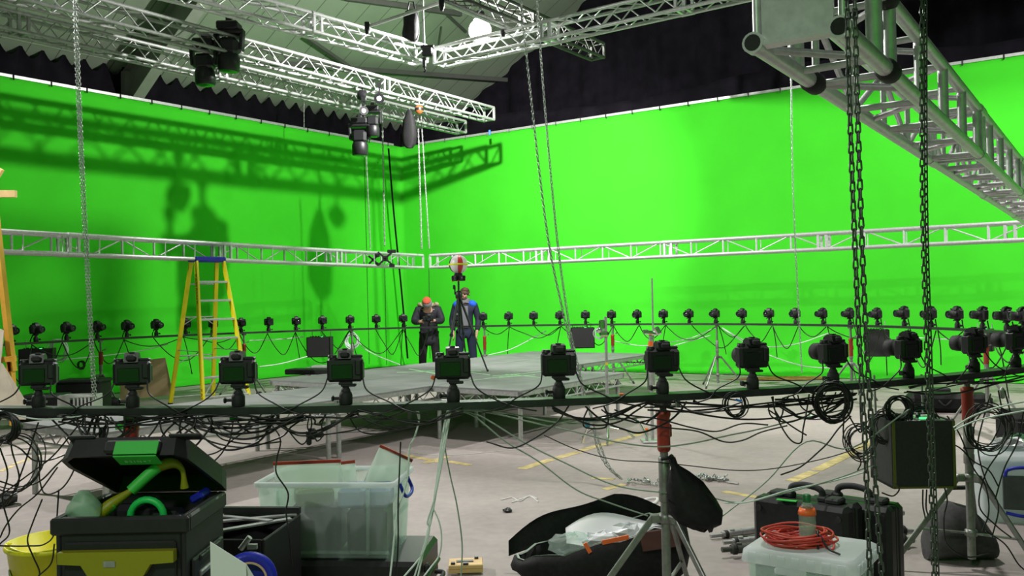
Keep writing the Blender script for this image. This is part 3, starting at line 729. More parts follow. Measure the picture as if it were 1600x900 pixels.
# equipment boxes hung under the rail
def equip_box(p, label, yaw, w=.40, d=.34, h=.38, ztop=.88, near=False, group='black equipment boxes hung under the rail'):
    o = T('equipment_box', label, 'equipment box', (p.x, p.y, ztop - h), yaw, group)
    t = .012; b = MB()
    b.box((0, 0, t / 2), (w, d, t)); b.box((-w / 2 + t / 2, 0, h / 2), (t, d, h)); b.box((w / 2 - t / 2, 0, h / 2), (t, d, h))
    b.box((0, -d / 2 + t / 2, h / 2), (w, t, h)); b.box((0, d / 2 - t / 2, h / 2), (w, t, h)); b.obj('case', blk2, o)
    if near:
        e = MB()
        for sx in (-1, 1): e.box((sx * (w / 2 - .008), -d / 2 - .001, h / 2), (.014, .004, h))
        e.box((0, -d / 2 - .001, .006), (w, .004, .010)); e.obj('edge_tape', olived, o)
    tp = MB().box((0, 0, h - .05), (w - .03, d - .03, .05), None, .006).box((w * .22, 0, h - .012), (w * .42, d * .7, .022), None, .004)
    sw = tp.obj('network_switch', alu if near else blk, o)
    for k in range(10): MB().box((-w * .38 + k * w * .06, -.02 + .05 * (k % 2), h + .004), (.014, .03, .03), None, .003).obj('plug', blk, sw)
    MB().box((w * .12, -d * .2, h + .003), (.035, .012, .006)).obj('green_light', led, sw)
    hk = MB()
    for sx in (-1, 1): hk.tube([(sx * w * .4, d / 2 - .01, h), (sx * w * .4, d / 2, RH + .02 - (ztop - h))], .006, 6)
    hk.obj('hanger', steel, o)
    return o
def at_bear(px, py, d): p = P(px, py, d); return Vector((p.x, p.y, 0))
equip_box(at_bear(1424, 700, 4.55), 'large black equipment box hung at the right under the near rail, tangled wires on top', -0.03, .31, .30, .335, .865, True)
equip_box(at_bear(500, 540, 16.0), 'black equipment box under the far rail, beside the coiled white cable', 0.0, .42, .3, .36, 0.93)
equip_box(at_bear(910, 530, 16.1), 'black equipment box under the far rail, behind the slanting chains', 0.0, .42, .3, .37, 1.0)
equip_box(at_bear(1370, 545, 14.3), 'black equipment box under the far rail, behind the heavy chain', -.3, .36, .3, .43, .93)
equip_box(at_bear(59, 575, 13.4), 'black equipment box under the far rail at far left, above the black cases', .3, .46, .3, .44, .93)
equip_box(at_bear(1538, 545, 12.0), 'slanted black box hung behind the near camera at far right', -.6, .22, .25, .30, 1.0)
# ------------------------------------------------------------------ the stage decks
SC = F(672, 603, .587); SC.z = 0
SA, SB = bear(33.5), bear(126.0)
DZ = .587
def deck(a0, a1, b0, b1, label, z=DZ, legs=True, marks=None, O=None, fr=.15):
    O = O or SC; L, Wd = a1 - a0, b1 - b0
    o = T('stage_deck', label, 'stage deck', (O + SA * a0 + SB * b0), 0, 'stage decks')
    g = .006
    q = lambda a, b, zz: SA * a + SB * b + UP * zz
    def slab(m, a, c, bb, dd, z0, z1): m.add([q(x, y, zz) for x in (a, c) for y in (bb, dd) for zz in (z0, z1)], [(0, 1, 3, 2), (4, 6, 7, 5), (0, 4, 5, 1), (2, 3, 7, 6), (0, 2, 6, 4), (1, 5, 7, 3)])
    m = MB(); slab(m, g, L - g, g, Wd - g, z - .018, z); m.obj('deck_top', deckm, o)
    m = MB(); e = .045
    for (a, c, bb, dd) in ((g, L - g, g, g + e), (g, L - g, Wd - g - e, Wd - g), (g, g + e, g, Wd - g), (L - g - e, L - g, g, Wd - g)): slab(m, a, c, bb, dd, z - .062, z - .0185)
    m.obj('frame', steel, o)
    t = MB(); k = .03
    for (pa, pb) in ((q(k, k, 0), q(L - k, k, 0)), (q(k, Wd - k, 0), q(L - k, Wd - k, 0)), (q(k, k, 0), q(k, Wd - k, 0)), (q(L - k, k, 0), q(L - k, Wd - k, 0))):
        zb = z - fr
        t.cyl(pa + UP * zb, pb + UP * zb, .0125, n=8)
        n = max(2, round((pb - pa).length / .22))
        for i in range(n):
            u, v, w_ = pa.lerp(pb, i / n), pa.lerp(pb, (i + .5) / n), pa.lerp(pb, (i + 1) / n)
            t.cyl(u + UP * zb, v + UP * (z - .06), .006, n=5); t.cyl(v + UP * (z - .06), w_ + UP * zb, .006, n=5)
    t.obj('lattice_edge', steel, o)
    if legs:
        for (a, bb) in ((.07, .07), (L - .07, .07), (.07, Wd - .07), (L - .07, Wd - .07)):
            MB().cyl(q(a, bb, .002), q(a, bb, z - .06), .024, n=12).obj('leg', steel, o)
    if marks:
        mk = MB()
        for (x0, y0, x1, y1, wd) in marks:
            p, r_ = F(x0, y0, z), F(x1, y1, z); p = p - o.location; r_ = r_ - o.location; p.z = r_.z = z + .002
            mk.bar(p, r_, wd, .003)
        mk.obj('marking_tape', gchalk, o)
    return o
deck(-3.86, -1.42, -1.22, 0, 'stage deck nearest at the left, under the near rail beside the toolbox')
deck(-1.42, 1.02, -1.22, 0, 'stage deck at the inner corner of the stage')
deck(1.02, 3.46, -1.22, 0, 'middle stage deck under the tripod, with green tape crosses', marks=[(620, 582, 700, 580, .03), (640, 577, 682, 584, .03), (660, 579, 752, 580, .02), (735, 582, 765, 586, .012)])
deck(3.46, 5.9, -1.22, 0, 'far stage deck nearest the right green screen')
deck(-.25, 2.19, -2.44, -1.22, 'stage deck on the left side, nearer the ladder')
deck(2.19, 4.63, -2.44, -1.22, 'stage deck on the left side, in front of the two people')
deck(4.63, 5.9, -2.44, -1.22, 'small square stage deck at the far corner')
deck(0, 2.36, 0, 1.24, 'stage deck jutting out at the front right, with pale green tape marks', marks=[(780, 590, 836, 586, .025), (770, 588, 812, 584, .02), (735, 595, 850, 580, .012), (790, 585, 845, 590, .012)])
o_ = F(440, 592, .37); o_.z = 0
deck(0, .62, 0, 1.1, 'low small deck left of the stage, holding a flat black case', .37, True, None, o_, .12)
thing(MB().box((0, 0, 0), (.78, .34, .085), None, .015).box((0, -.18, 0), (.12, .02, .03)), 'flat_case', blk, 'flat long black case lying on the low deck left of the stage', 'case', None, P(487, 580, 14.1), -.25)
def text_mesh(name, cu, mm, par):
    tmp = bpy.data.objects.new(name + '_tmp', cu); me = bpy.data.meshes.new_from_object(tmp); bpy.data.objects.remove(tmp); bpy.data.curves.remove(cu)
    me.materials.clear(); me.materials.append(mm); me.name = name
    to = bpy.data.objects.new(name, me); COL.objects.link(to); to.parent = par; return to
# ------------------------------------------------------------------ yellow stepladder
def ladder():
    H = 2.2; w = Vector((.52, .46, 0)); s_ = Vector((.88, -.98, 0)); w.normalize(); s_ = (s_ - w * s_.dot(w)).normalized()
    B = P(327, 650, 12.9); B.z = 0
    o = T('stepladder', 'yellow fibreglass stepladder with a blue top and grey treads', 'ladder', B)
    def rail(side, fr, t):          # fr +1 tread frame, -1 rear frame ; t 0 bottom .. 1 top
        wb, wt = (.35, .20) if fr > 0 else (.33, .19)
        sb, st = (.66, .10) if fr > 0 else (-.66, -.10)
        return w * (side * (wb + (wt - wb) * t)) + s_ * (sb + (st - sb) * t) + UP * (H * t)
    for side in (-1, 1):
        a, b = rail(side, 1, 0.01), rail(side, 1, .985)
        y = (b - a).normalized(); x = s_ - y * s_.dot(y); x.normalize()
        f = MB().bar(a, b, .09, .028, x.cross(y)).obj('front_stile', yellow, o)
        MB().bar(a, a + y * .09, .095, .034, x.cross(y)).obj('rubber_foot', blk2, f)
        a, b = rail(side, -1, 0.01), rail(side, -1, .985); y = (b - a).normalized()
        f = MB().bar(a, b, .035, .055, w).obj('rear_stile', yellow, o)
        MB().bar(a, a + y * .08, .04, .06, w).obj('rubber_foot', blk2, f)
    for k in range(7):
        t = .115 + k * .1225
        MB().bar(rail(-1, 1, t), rail(1, 1, t), .085, .028, UP, .004).obj('tread', alu, o)
    for t in (.08, .36, .62, .84):
        MB().cyl(rail(-1, -1, t), rail(1, -1, t), .010, n=8).obj('rear_brace', steel, o)
    m = MB()
    for t, u in ((.36, .3), (.62, .56)):
        for sd in (-1, 1): m.cyl(rail(sd, -1, u), rail(-sd, -1, t).lerp(rail(sd, -1, t), .62), .007, n=6)
    for sd in (-1, 1): m.cyl(rail(sd, 1, .11), rail(sd, 1, .24).lerp(rail(-sd, 1, .24), .3), .011, n=6); m.cyl(rail(sd, 1, .08), rail(sd, 1, 0.115).lerp(rail(-sd, 1, .115), .3), .010, n=6)
    m.obj('cross_brace', alu, o)
    sp = MB()
    for sd in (-1, 1): sp.bar(rail(sd, 1, .40), rail(sd, -1, .40), .02, .01)
    sp.obj('spreader', steel, o)
    c = (rail(1, 1, 1) + rail(-1, 1, 1) + rail(1, -1, 1) + rail(-1, -1, 1)) / 4
    MB().box(c + UP * .0, (.46, .30, .075), Matrix((w, s_, UP)).transposed(), .015).obj('top_cap', bluep, o)
    # lettering down the left stile's outer face (the side turned to the camera)
    def letters(txt, t0, size, name, mm):
        a, b = rail(-1, 1, 0), rail(-1, 1, 1); y = (a - b).normalized(); xs = s_ - y * s_.dot(y); xs.normalize()
        n = y.cross(xs); n = n if n.dot(-P(300, 500, 1) + Vector((0, 0, EYE))) > 0 else -n
        up = n.cross(y)
        cu = bpy.data.curves.new(name, 'FONT'); cu.body = txt; cu.size = size; cu.extrude = .001; cu.align_x = 'LEFT'; cu.align_y = 'CENTER'; cu.space_character = 1.25
        to = text_mesh(name, cu, mm, o)
        p = a.lerp(b, t0) + n * .0475 if abs(n.dot(w)) < .5 else a.lerp(b, t0) + n * .0175
        M = Matrix((y, up, n)).transposed().to_4x4(); M.translation = p; to.matrix_local = M; return to
    br = mat('faded_lettering', (0.42, 0.20, 0.02), 0.6)
    letters('PANALUX', .90, .085, 'lettering', br); letters('PANAL', .17, .085, 'lettering', br)
    a, b = rail(-1, 1, .25), rail(-1, 1, .33)
    return o
ladder()
# ------------------------------------------------------------------ people
def skin_obj(name, nodes, edges, m, parent, sub=2, root=0):
    me = bpy.data.meshes.new(name); me.from_pydata([n[0] for n in nodes], edges, []); me.materials.append(m)
    o = bpy.data.objects.new(name, me); COL.objects.link(o); o.parent = parent
    md = o.modifiers.new('skin', 'SKIN'); md.use_smooth_shade = True
    for i, n in enumerate(nodes):
        r = n[1]; sv = me.skin_vertices[0].data[i]; sv.radius = r if isinstance(r, tuple) else (r, r); sv.use_root = (i == root)
    sm = o.modifiers.new('sub', 'SUBSURF'); sm.levels = sub; sm.render_levels = sub
    return o
def person(label, loc, rz, J, hold=None):
    """J: joint dict in local metres, +y is the way the body faces; x to the person's right is -x seen from the front"""
    o = T('person', label, 'person', loc, rz)
    N = []; E = []; ix = {}
    def nd(k, p, r, frm=None):
        ix[k] = len(N); N.append((Vector(p), r))
        if frm: E.append((ix[frm], ix[k]))
    nd('pel', J['pel'], (.125, .10)); nd('spine', J['spine'], (.12, .095), 'pel'); nd('chest', J['chest'], (.135, .105), 'spine'); nd('neck0', J['neck0'], .06, 'chest'); nd('neck', J['neck'], .052, 'neck0')
    h = Vector(J['head']); f = Vector(J['face']).normalized(); u = Vector(J['hup']).normalized()
    nd('jaw', h - u * .06 + f * .015, (.060, .066), 'neck'); nd('skull', h + u * .02, (.076, .088), 'jaw'); nd('crown', h + u * .085, (.055, .065), 'skull')
    nd('nose', h - u * .005 + f * .112, .010, 'skull')
    for s_, S_ in ((-1, 'l'), (1, 'r')):
        nd('sh' + S_, J['sh' + S_], .060, 'chest'); nd('el' + S_, J['el' + S_], .042, 'sh' + S_); nd('wr' + S_, J['wr' + S_], .028, 'el' + S_)
        a = Vector(J['wr' + S_]); d = Vector(J['hd' + S_]).normalized(); sp = Vector(J.get('sp' + S_, (1, 0, 0))).normalized()
        nd('pm' + S_, a + d * .07, (.036, .020), 'wr' + S_)
        cur = d.cross(sp) * (1 if s_ > 0 else -1)
        for k, (off, L) in enumerate(((-.03, .07), (-.01, .082), (.01, .078), (.03, .06))):
            p0 = a + d * .095 + sp * off; nd('f%s%d' % (S_, k), p0, .010, 'pm' + S_); nd('g%s%d' % (S_, k), p0 + d * L * .55 + cur * .012, .0085, 'f%s%d' % (S_, k)); nd('e%s%d' % (S_, k), p0 + d * L * .85 + cur * .035, .007, 'g%s%d' % (S_, k))
        nd('t' + S_, a + d * .04 + sp * -.04, .011, 'pm' + S_); nd('u' + S_, a + d * .08 + sp * -.062, .009, 't' + S_)
        nd('hp' + S_, J['hp' + S_], .095, 'pel'); nd('kn' + S_, J['kn' + S_], .062, 'hp' + S_); nd('an' + S_, J['an' + S_], .042, 'kn' + S_)
        nd('to' + S_, Vector(J['an' + S_]) + Vector((s_ * .03, .15, -.05)), (.042, .03), 'an' + S_)
    skin_obj('body', N, E, skin, o)
    r_ = u.cross(f)
    fc = MB()
    for s_ in (-1, 1): fc.ball(h + u * .012 + f * .088 + r_ * (s_ * .032), .011, None, 8, 6)
    fc.obj('eyes', mat('eye_dark', (.03, .02, .02), .3) if 'eye_dark' not in MATS else MATS['eye_dark'], o)
    e = MB()
    for s_ in (-1, 1): e.ball(h + r_ * (s_ * .086) - f * .005, (.014, .022, .032), Matrix((r_, f, u)).transposed(), 8, 6)
    e.obj('ears', skin, o)
    MB().box(h - u * .055 + f * .088, (.045, .012, .010), Matrix((r_, f, u)).transposed(), .004).obj('mouth', mat('lips', (.40, .14, .12), .5) if 'lips' not in MATS else MATS['lips'], o)
    return o, ix, h, f, u, r_
def cap_mesh(h, f, u, r_, k=1.0, lo=-.2, front=.55):
    m = MB(); R = Matrix((r_, f, u)).transposed(); n = 18; rings = []
    for i in range(9):
        t = i / 8; ph = PI / 2 * t
        rings.append([h + R @ Vector((.093 * k * math.cos(ph) * math.cos(2 * PI * q / n), .106 * k * math.cos(ph) * math.sin(2 * PI * q / n) - .006, .02 + (.108 * k) * math.sin(ph) + (lo if i == 0 and math.sin(2 * PI * q / n) < front else 0))) for q in range(n)])
    return m.loft(rings)
def garment_torso(rings):
    m = MB(); out = []
    for (c, rx, ry) in rings: out.append([Vector(c) + Vector((rx * math.cos(2 * PI * k / 20), ry * math.sin(2 * PI * k / 20), 0)) for k in range(20)])
    return m.loft(out)
# right person: standing upright, dark jacket with blue shoulders
J = dict(pel=(0, 0, .95), spine=(0, 0, 1.12), chest=(0, 0, 1.36), neck0=(0, .01, 1.50), neck=(0, .02, 1.56), head=(.0, .04, 1.66), face=(.25, 1, -.10), hup=(0, .08, 1),
         shl=(-.19, 0, 1.44), shr=(.19, 0, 1.44), ell=(-.26, -.02, 1.15), elr=(.26, -.02, 1.15), wrl=(-.23, .12, .93), wrr=(.23, .12, .93), hdl=(.15, .2, -1), hdr=(-.15, .2, -1), spl=(0, 1, .2), spr=(0, 1, .2),
         hpl=(-.10, 0, .90), hpr=(.10, 0, .90), knl=(-.14, .02, .49), knr=(.13, .03, .49), anl=(-.17, -.01, .085), anr=(.15, -.01, .085))
pR = at_bear(727, 500, 17.2)
o, ix, h, f, u, r_ = person('person in a dark jacket with bright blue shoulders, behind the ball tripod', (pR.x, pR.y, 0), PI, J)
Bm = J
hair = cap_mesh(h, f, u, r_, 1.06, -.05); hair.ball(h + u * .085 + f * .03 + r_ * .02, (.08, .07, .05), None, 10, 8); hair.obj('hair', hairm, o)
brd = MB(); R3 = Matrix((r_, f, u)).transposed(); brd.ball(h - u * .075 + f * .045, (.062, .058, .045), R3, 12, 8).obj('beard', hairm, o)
gls = MB()
for s_ in (-1, 1): gls.tube([h + u * .012 + f * .112 + r_ * (s_ * .034) + r_ * (.026 * math.cos(2 * PI * k / 12)) + u * (.02 * math.sin(2 * PI * k / 12)) for k in range(12)], .003, 5, True); gls.cyl(h + u * .015 + f * .108 + r_ * (s_ * .06), h + u * .01 + r_ * (s_ * .09), .003, n=5)
gls.obj('glasses', blk, o)
jk = []; je = []
def jn(p, r, a=None):
    jk.append((Vector(p), r))
    if a is not None: je.append((a, len(jk) - 1))
    return len(jk) - 1
a = jn((0, 0, 1.10), (.165, .125)); b = jn((0, 0, 1.28), (.175, .13), a); c = jn((0, 0, 1.43), (.15, .11), b); jn((0, .01, 1.52), (.085, .08), c); z = jn((0, 0, .90), (.175, .135), a)
for s_, q in ((-1, 'l'), (1, 'r')):
    s1 = jn((s_ * .19, 0, 1.43), .082, c); s2 = jn(J['el' + q], .068, s1); s3 = jn(Vector(J['wr' + q]).lerp(Vector(J['el' + q]), .06), .052, s2)
jo = skin_obj('jacket', jk, je, navy, o)
for s_ in (-1, 1): MB().ball((s_ * .15, .04, 1.47), (.085, .075, .07), RY(s_ * .5), 14, 8).obj('shoulder_panel', bluecl, o)
MB().box((0, .128, 1.22), (.13, .03, .42), None, .012).obj('shirt', greycl, o)
MB().box((.08, .130, 1.30), (.025, .02, .20), None, .006).obj('jacket_lining', bluecl, o)
MB().loft([[Vector((.10 * math.cos(2 * PI * k / 14), .02 + .10 * math.sin(2 * PI * k / 14), zz + .01 * math.sin(k * 2))) for k in range(14)] for zz in (1.49, 1.53, 1.57)]).obj('scarf', greycl, o)
def trousers(J, m, o, k=1.0):
    n = [(Vector(J['pel']), (.14 * k, .11 * k))]; e = []
    for q in 'lr':
        i = len(n); n += [(Vector(J['hp' + q]), .108 * k), (Vector(J['kn' + q]), .083 * k), (Vector(J['an' + q]) + UP * .02, .072 * k)]; e += [(0, i), (i, i + 1), (i + 1, i + 2)]
    return skin_obj('trousers', n, e, m, o)
trousers(J, jeans, o)
def shoes(J, m, o):
    for s_, q in ((-1, 'l'), (1, 'r')):
        a = Vector(J['an' + q]); m_ = MB(); c = Vector((a.x + s_ * .015, a.y + .06, 0))
        out = []
        for (zz, L, w_) in ((.002, .14, .05), (.03, .145, .052), (.06, .12, .05), (.10, .06, .048), (.13, .055, .045)):
            sh = 0 if zz < .05 else -.02 if zz < .09 else -.06
            out.append([c + Vector((w_ * math.cos(2 * PI * k / 14), sh + L * math.sin(2 * PI * k / 14), zz)) for k in range(14)])
        m_.loft(out).obj('shoe', m, o)
shoes(J, blk2, o)
# left person: bowed over a small camera held at the chest
J = dict(pel=(0, 0, .93), spine=(0, .02, 1.10), chest=(0, .10, 1.31), neck0=(0, .17, 1.42), neck=(0, .21, 1.45), head=(0, .29, 1.49), face=(0, .55, -.85), hup=(0, .85, .55),
         shl=(-.18, .09, 1.38), shr=(.18, .09, 1.38), ell=(-.27, .16, 1.14), elr=(.27, .16, 1.14), wrl=(-.12, .36, 1.17), wrr=(.12, .36, 1.15), hdl=(.6, .35, .35), hdr=(-.6, .35, .3), spl=(0, .3, 1), spr=(0, .3, 1),
         hpl=(-.10, 0, .89), hpr=(.10, 0, .89), knl=(-.13, .02, .48), knr=(.13, .02, .48), anl=(-.14, -.02, .085), anr=(.14, -.02, .085))
pL = at_bear(670, 500, 17.2)
o, ix, h, f, u, r_ = person('person in a long dark parka, head bowed over a camera in both hands', (pL.x, pL.y, 0), PI, J)
cap_mesh(h, f, u, r_, 1.04, -.02, 9).obj('hair', hairg, o)
MB().ball(h + u * .10 - f * .01, (.082, .085, .035), Matrix((r_, f, u)).transposed(), 14, 8).obj('hat_crown', redw, o)
jk.clear(); je.clear()
a = jn((0, .01, 1.02), (.19, .15)); b = jn((0, .05, 1.22), (.195, .15), a); c = jn((0, .10, 1.36), (.15, .12), b); z = jn((0, 0, .80), (.19, .155), a); jn((0, 0, .66), (.19, .16), z)
for s_, q in ((-1, 'l'), (1, 'r')):
    s1 = jn((s_ * .19, .08, 1.37), .095, c); s2 = jn(J['el' + q], .082, s1); s3 = jn(Vector(J['wr' + q]).lerp(Vector(J['el' + q]), .1), .058, s2)
skin_obj('parka', jk, je, parka, o)
MB().tube([Vector((.17 * math.sin(t), .06 + .09 * math.cos(t), 1.47 + .02 * math.cos(t))) for t in [(-2.3 + 4.6 * k / 14) + PI for k in range(15)]], [.035 + .02 * math.sin(PI * k / 14) for k in range(15)], 10).obj('fur_hood', fur, o)
trousers(J, blacktr, o); shoes(J, blk2, o)
hc = T('dslr_camera', 'small black camera held to the chest by the person bowing their head', 'camera', Vector((pL.x, pL.y, 0)) + RZ(PI) @ Vector((0, .43, 1.20)))
MB().box((0, 0, 0), (.15, .06, .10), None, .012).box((0, -.01, .06), (.05, .05, .03), None, .01).obj('body', blk, hc)
MB().lathe([(.036, .02), (.038, .10), (.03, .102), (.02, .095)], (0, 0, 0), frame((0, -1, 0)), 16).obj('lens_barrel', blk2, hc)
# ------------------------------------------------------------------ ball on a tripod
tb = F(716, 577, DZ); tb.y = 11.75; tb.x = ray(716, 420).x / ray(716, 420).y * 11.75; tb.z = DZ
t = T('tripod', 'tall black tripod holding up the red and white ball on the stage', 'tripod', tb)
apex = Vector((0, 0, 1.02)); ztop = P(716, 433, 11.75).z - DZ
MB().cyl(apex - UP * .55, Vector((0, 0, ztop)), .013, n=10).obj('centre_column', blk, t)
feet = [P(762, 581, 11.6) - tb, P(694, 575, 11.3) - tb, Vector((.06, .62, 0))]
for ft in feet:
    ft.z = .004; a = apex + (ft - apex) * .04
    m = MB().cyl(a, a.lerp(ft, .5), .016, n=8).cyl(a.lerp(ft, .48), ft, .011, n=8); m.box(a.lerp(ft, .5), (.045, .045, .05), None, .01); l = m.obj('leg', blk, t)
    MB().ball(ft + UP * .012, .016, None, 8, 6).obj('rubber_foot', blk2, l)
m = MB().lathe([(.03, -.06), (.045, -.04), (.045, .03), (.02, .05)], apex, None, 12)
m.obj('spider', blk, t)
for ft in feet: MB().bar(apex - UP * .42, apex.lerp(ft, .42), .012, .012).obj('brace', blk, t)
MB().cyl(apex + UP * .02 + Vector((-.05, 0, .1)), apex + Vector((-.05, .0, .0)), .01, n=6).box(apex + Vector((-.06, 0, .10)), (.03, .05, .06), None, .008).obj('crank', blk, t)
bc = P(716, 413, 11.75); rr = 18.0 / F_PX * 11.75 * .82
bo = T('ball', 'red and white striped ball with a yellow band round its middle on the tall tripod', 'ball', bc)
n, mm_ = 32, 16
bm_ = MB()
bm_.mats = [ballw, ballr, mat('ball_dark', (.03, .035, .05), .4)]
vs = [Vector((rr * math.sin(PI * i / mm_) * math.cos(2 * PI * k / n), rr * math.sin(PI * i / mm_) * math.sin(2 * PI * k / n), -rr * math.cos(PI * i / mm_))) for i in range(mm_ + 1) for k in range(n)]
for i in range(mm_):
    for k in range(n):
        deg = 360 * (k + .5) / n
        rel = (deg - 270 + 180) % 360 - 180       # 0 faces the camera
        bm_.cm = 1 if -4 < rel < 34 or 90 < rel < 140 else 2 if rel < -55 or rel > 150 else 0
        q = (i * n + k, i * n + (k + 1) % n, (i + 1) * n + (k + 1) % n, (i + 1) * n + k)
        bm_.add([vs[j] for j in q], [(0, 1, 2, 3)], True)
bm_.obj('ball_panels', None, bo)
MB().lathe([(rr * 1.0, -.012), (rr * 1.025, -.010), (rr * 1.025, .010), (rr * 1.0, .012)], (0, 0, -.002), None, 32).obj('yellow_band', bally, bo)
cl = T('camera_cluster', 'black cluster of small cameras under the red and white ball', 'camera rig', bc - UP * (rr + .045))
m = MB().box((0, 0, .01), (.11, .10, .09), None, .015)
for k in range(6): a = 2 * PI * k / 6; m.box((.068 * math.cos(a), .068 * math.sin(a), -.015), (.045, .045, .07), RZ(a), .006)
m.obj('housing', blk, cl)
m = MB()
for k in range(6): a = 2 * PI * k / 6; m.cyl((.085 * math.cos(a), .085 * math.sin(a), -.01), (.097 * math.cos(a), .097 * math.sin(a), -.01), .014, n=10)
m.obj('lens', chrome, cl)
m = MB()
for k in (3, 4, 5): a = 2 * PI * k / 6 - .5; m.box((.085 * math.cos(a), .085 * math.sin(a), -.05), (.025, .025, .012))
m.obj('red_mark', redp, cl)
# ------------------------------------------------------------------ foreground left: toolbox, bucket, crate
def G(px, d, z=0): p = P(px, 500, d); return Vector((p.x, p.y, z))
# black toolbox with open lid
tw, td = .455, .40
TB = Vector((-1.385, 3.3, 0)); ty = .0
tb_ = T('toolbox', 'big black toolbox with open lid, green tape and a yellow-green front handle', 'toolbox', TB, ty)
H = .775
b = MB(); k = .018
def shell(b, w, d, z0, z1, k, taper=.0):
    for sx in (-1, 1): b.box((sx * (w / 2 - k / 2), 0, (z0 + z1) / 2), (k, d, z1 - z0), None, .004)
    for sy in (-1, 1): b.box((0, sy * (d / 2 - k / 2), (z0 + z1) / 2), (w - 2 * k, k, z1 - z0), None, .004)
    b.box((0, 0, z0 + k / 2), (w - k, d - k, k))
shell(b, tw, td, .06, H, k)
b.box((0, -td / 2 - .004, H - .03), (tw + .03, .024, .06), None, .008).box((-tw / 2 - .003, 0, H - .03), (.024, td, .06), None, .008).box((tw / 2 + .003, 0, H - .03), (.024, td, .06), None, .008)
b.box((0, -td / 2 - .008, .30), (tw * .94, .018, .36), None, .01)
b.box((0, -td / 2 - .005, .62), (tw * .86, .012, .14), None, .01)
for sx in (-1, 1): b.box((sx * (tw / 2 + .006), .0, .36), (.016, td * .8, .5), None, .006)
b.obj('body', toolb, tb_)
hd = MB(); zz = .625; hw = .20
hd.prism([(zz + .04, -hw), (zz + .04, hw), (zz + .0, hw), (zz - .005, .120), (zz - .045, .095), (zz - .045, -.095), (zz - .005, -.120), (zz, -hw)][::-1], 1, -td / 2 - .045, -td / 2 - .012)
hh = hd.obj('front_handle', olive, tb_)
MB().box((-.02, -td / 2 - .047, zz - .002), (.042, .004, .022), None, .004).obj('badge', steel, hh)
for zz2 in (.60, .545, .30, .25): MB().box((tw / 2 + .016, .0, zz2), (.014, td * .55, .02), None, .004).obj('side_rib', steel if zz2 in (.545, .25) else blk, tb_)
for sy in (-1, 1):
    for sx in (-1, 1): MB().cyl((sx * (tw / 2 - .05) - .02, sy * (td / 2 - .03), .06), (sx * (tw / 2 - .05) + .02, sy * (td / 2 - .03), .06), .06, n=16).obj('wheel', blk2, tb_)
# lid: a shallow tray hinged along the back edge, leaning back
ld = T('lid', None, None, (0, td / 2, H)); ld.parent = tb_
ang = math.radians(-58)                    # lid plane raised from closed (pointing -y) up and back
lw, ldp, lh = tw * 1.06, .36, .075
R = Matrix.Rotation(math.radians(-33), 4, 'X')
def lp(x, y, z): return (x, -y, z)
m = MB(R)
poly = [(-lw / 2 + .05, 0), (lw / 2, 0), (lw / 2, .06), (lw / 2 - .05, ldp - .04), (lw / 2 - .09, ldp), (-lw / 2 + .01, ldp), (-lw / 2 - .03, ldp - .04), (-lw / 2 - .03, ldp - .10)]
n = len(poly)
outer0 = [lp(x, y, 0) for x, y in poly]; outer1 = [lp(x * .96, .01 + y * .96, lh) for x, y in poly]
inner0 = [lp(x * .93, .015 + y * .93, 0) for x, y in poly]; inner1 = [lp(x * .90, .02 + y * .9, lh - .014) for x, y in poly]
m.add(outer0 + outer1 + inner0 + inner1, [(i, (i + 1) % n, n + (i + 1) % n, n + i) for i in range(n)] + [(2 * n + i, 3 * n + i, 3 * n + (i + 1) % n, 2 * n + (i + 1) % n) for i in range(n)] + [tuple(range(n, 2 * n)), tuple(reversed(range(3 * n, 4 * n)))] + [(i, 2 * n + i, 2 * n + (i + 1) % n, (i + 1) % n) for i in range(n)])
m.box((0, -ldp - .006, .03), (.20, .03, .05), None, .008).box((-.2, -ldp + .01, lh), (.10, .04, .012), None, .004).box((.18, -ldp + .01, lh), (.12, .04, .012), None, .004)
ld_o = m.obj('lid_shell', toolb, ld)
m = MB(R); m.box((0.02, -ldp + .012, -.012), (.155, .075, .006), None, .002).box((.02, -ldp - .024, .02), (.155, .006, .05)); tp = m.obj('green_tape', greentape, ld)
cu = bpy.data.curves.new('handwriting', 'FONT'); cu.body = '02IN>7'; cu.size = .022; cu.extrude = .0004; cu.space_character = 1.5; cu.align_x = 'CENTER'; cu.align_y = 'CENTER'
tx = text_mesh('handwriting', cu, mat('pale_ink', (.62, .95, .64), .6), ld)
tx.matrix_local = R @ Matrix.Translation((.02, -ldp + .018, -.0158)) @ Matrix.Rotation(PI, 4, 'Y') @ Matrix.Rotation(PI, 4, 'Z')
# things in the toolbox
def inbox(x, y, z): return TB + RZ(ty) @ Vector((x, y, z))
o = T('tool_handle', 'yellow-green curved tool handle sticking up out of the open toolbox', 'tool', inbox(0, 0, H))
MB().tube(smooth_path([(-.13, -.12, -.03), (-.08, -.10, .02), (-.01, -.06, .07), (.05, -.03, .13), (.10, 0, .15), (.135, .02, .12), (.14, .03, .05)]), [.016 + .007 * math.sin(i * .35) for i in range(37)], 10).obj('handle', olive, o)
MB().tube(smooth_path([(-.02, -.068, .062), (.03, -.042, .112), (.06, -.022, .138)]), .0215, 10).tube(smooth_path([(-.12, -.118, -.02), (-.07, -.096, .022)]), .020, 8).obj('grip', greentape, o)
thing(MB().tube([(.06 * math.cos(a), 0, .06 * math.sin(a)) for a in [PI * (-.25 + 1.4 * k / 16) for k in range(17)]], .013, 8), 'tape_roll', mat('bright_green_plastic', (.02, .62, .12), .4), 'bright green tape hoop standing in the open toolbox', 'tape', None, inbox(.06, -.12, H - .02))
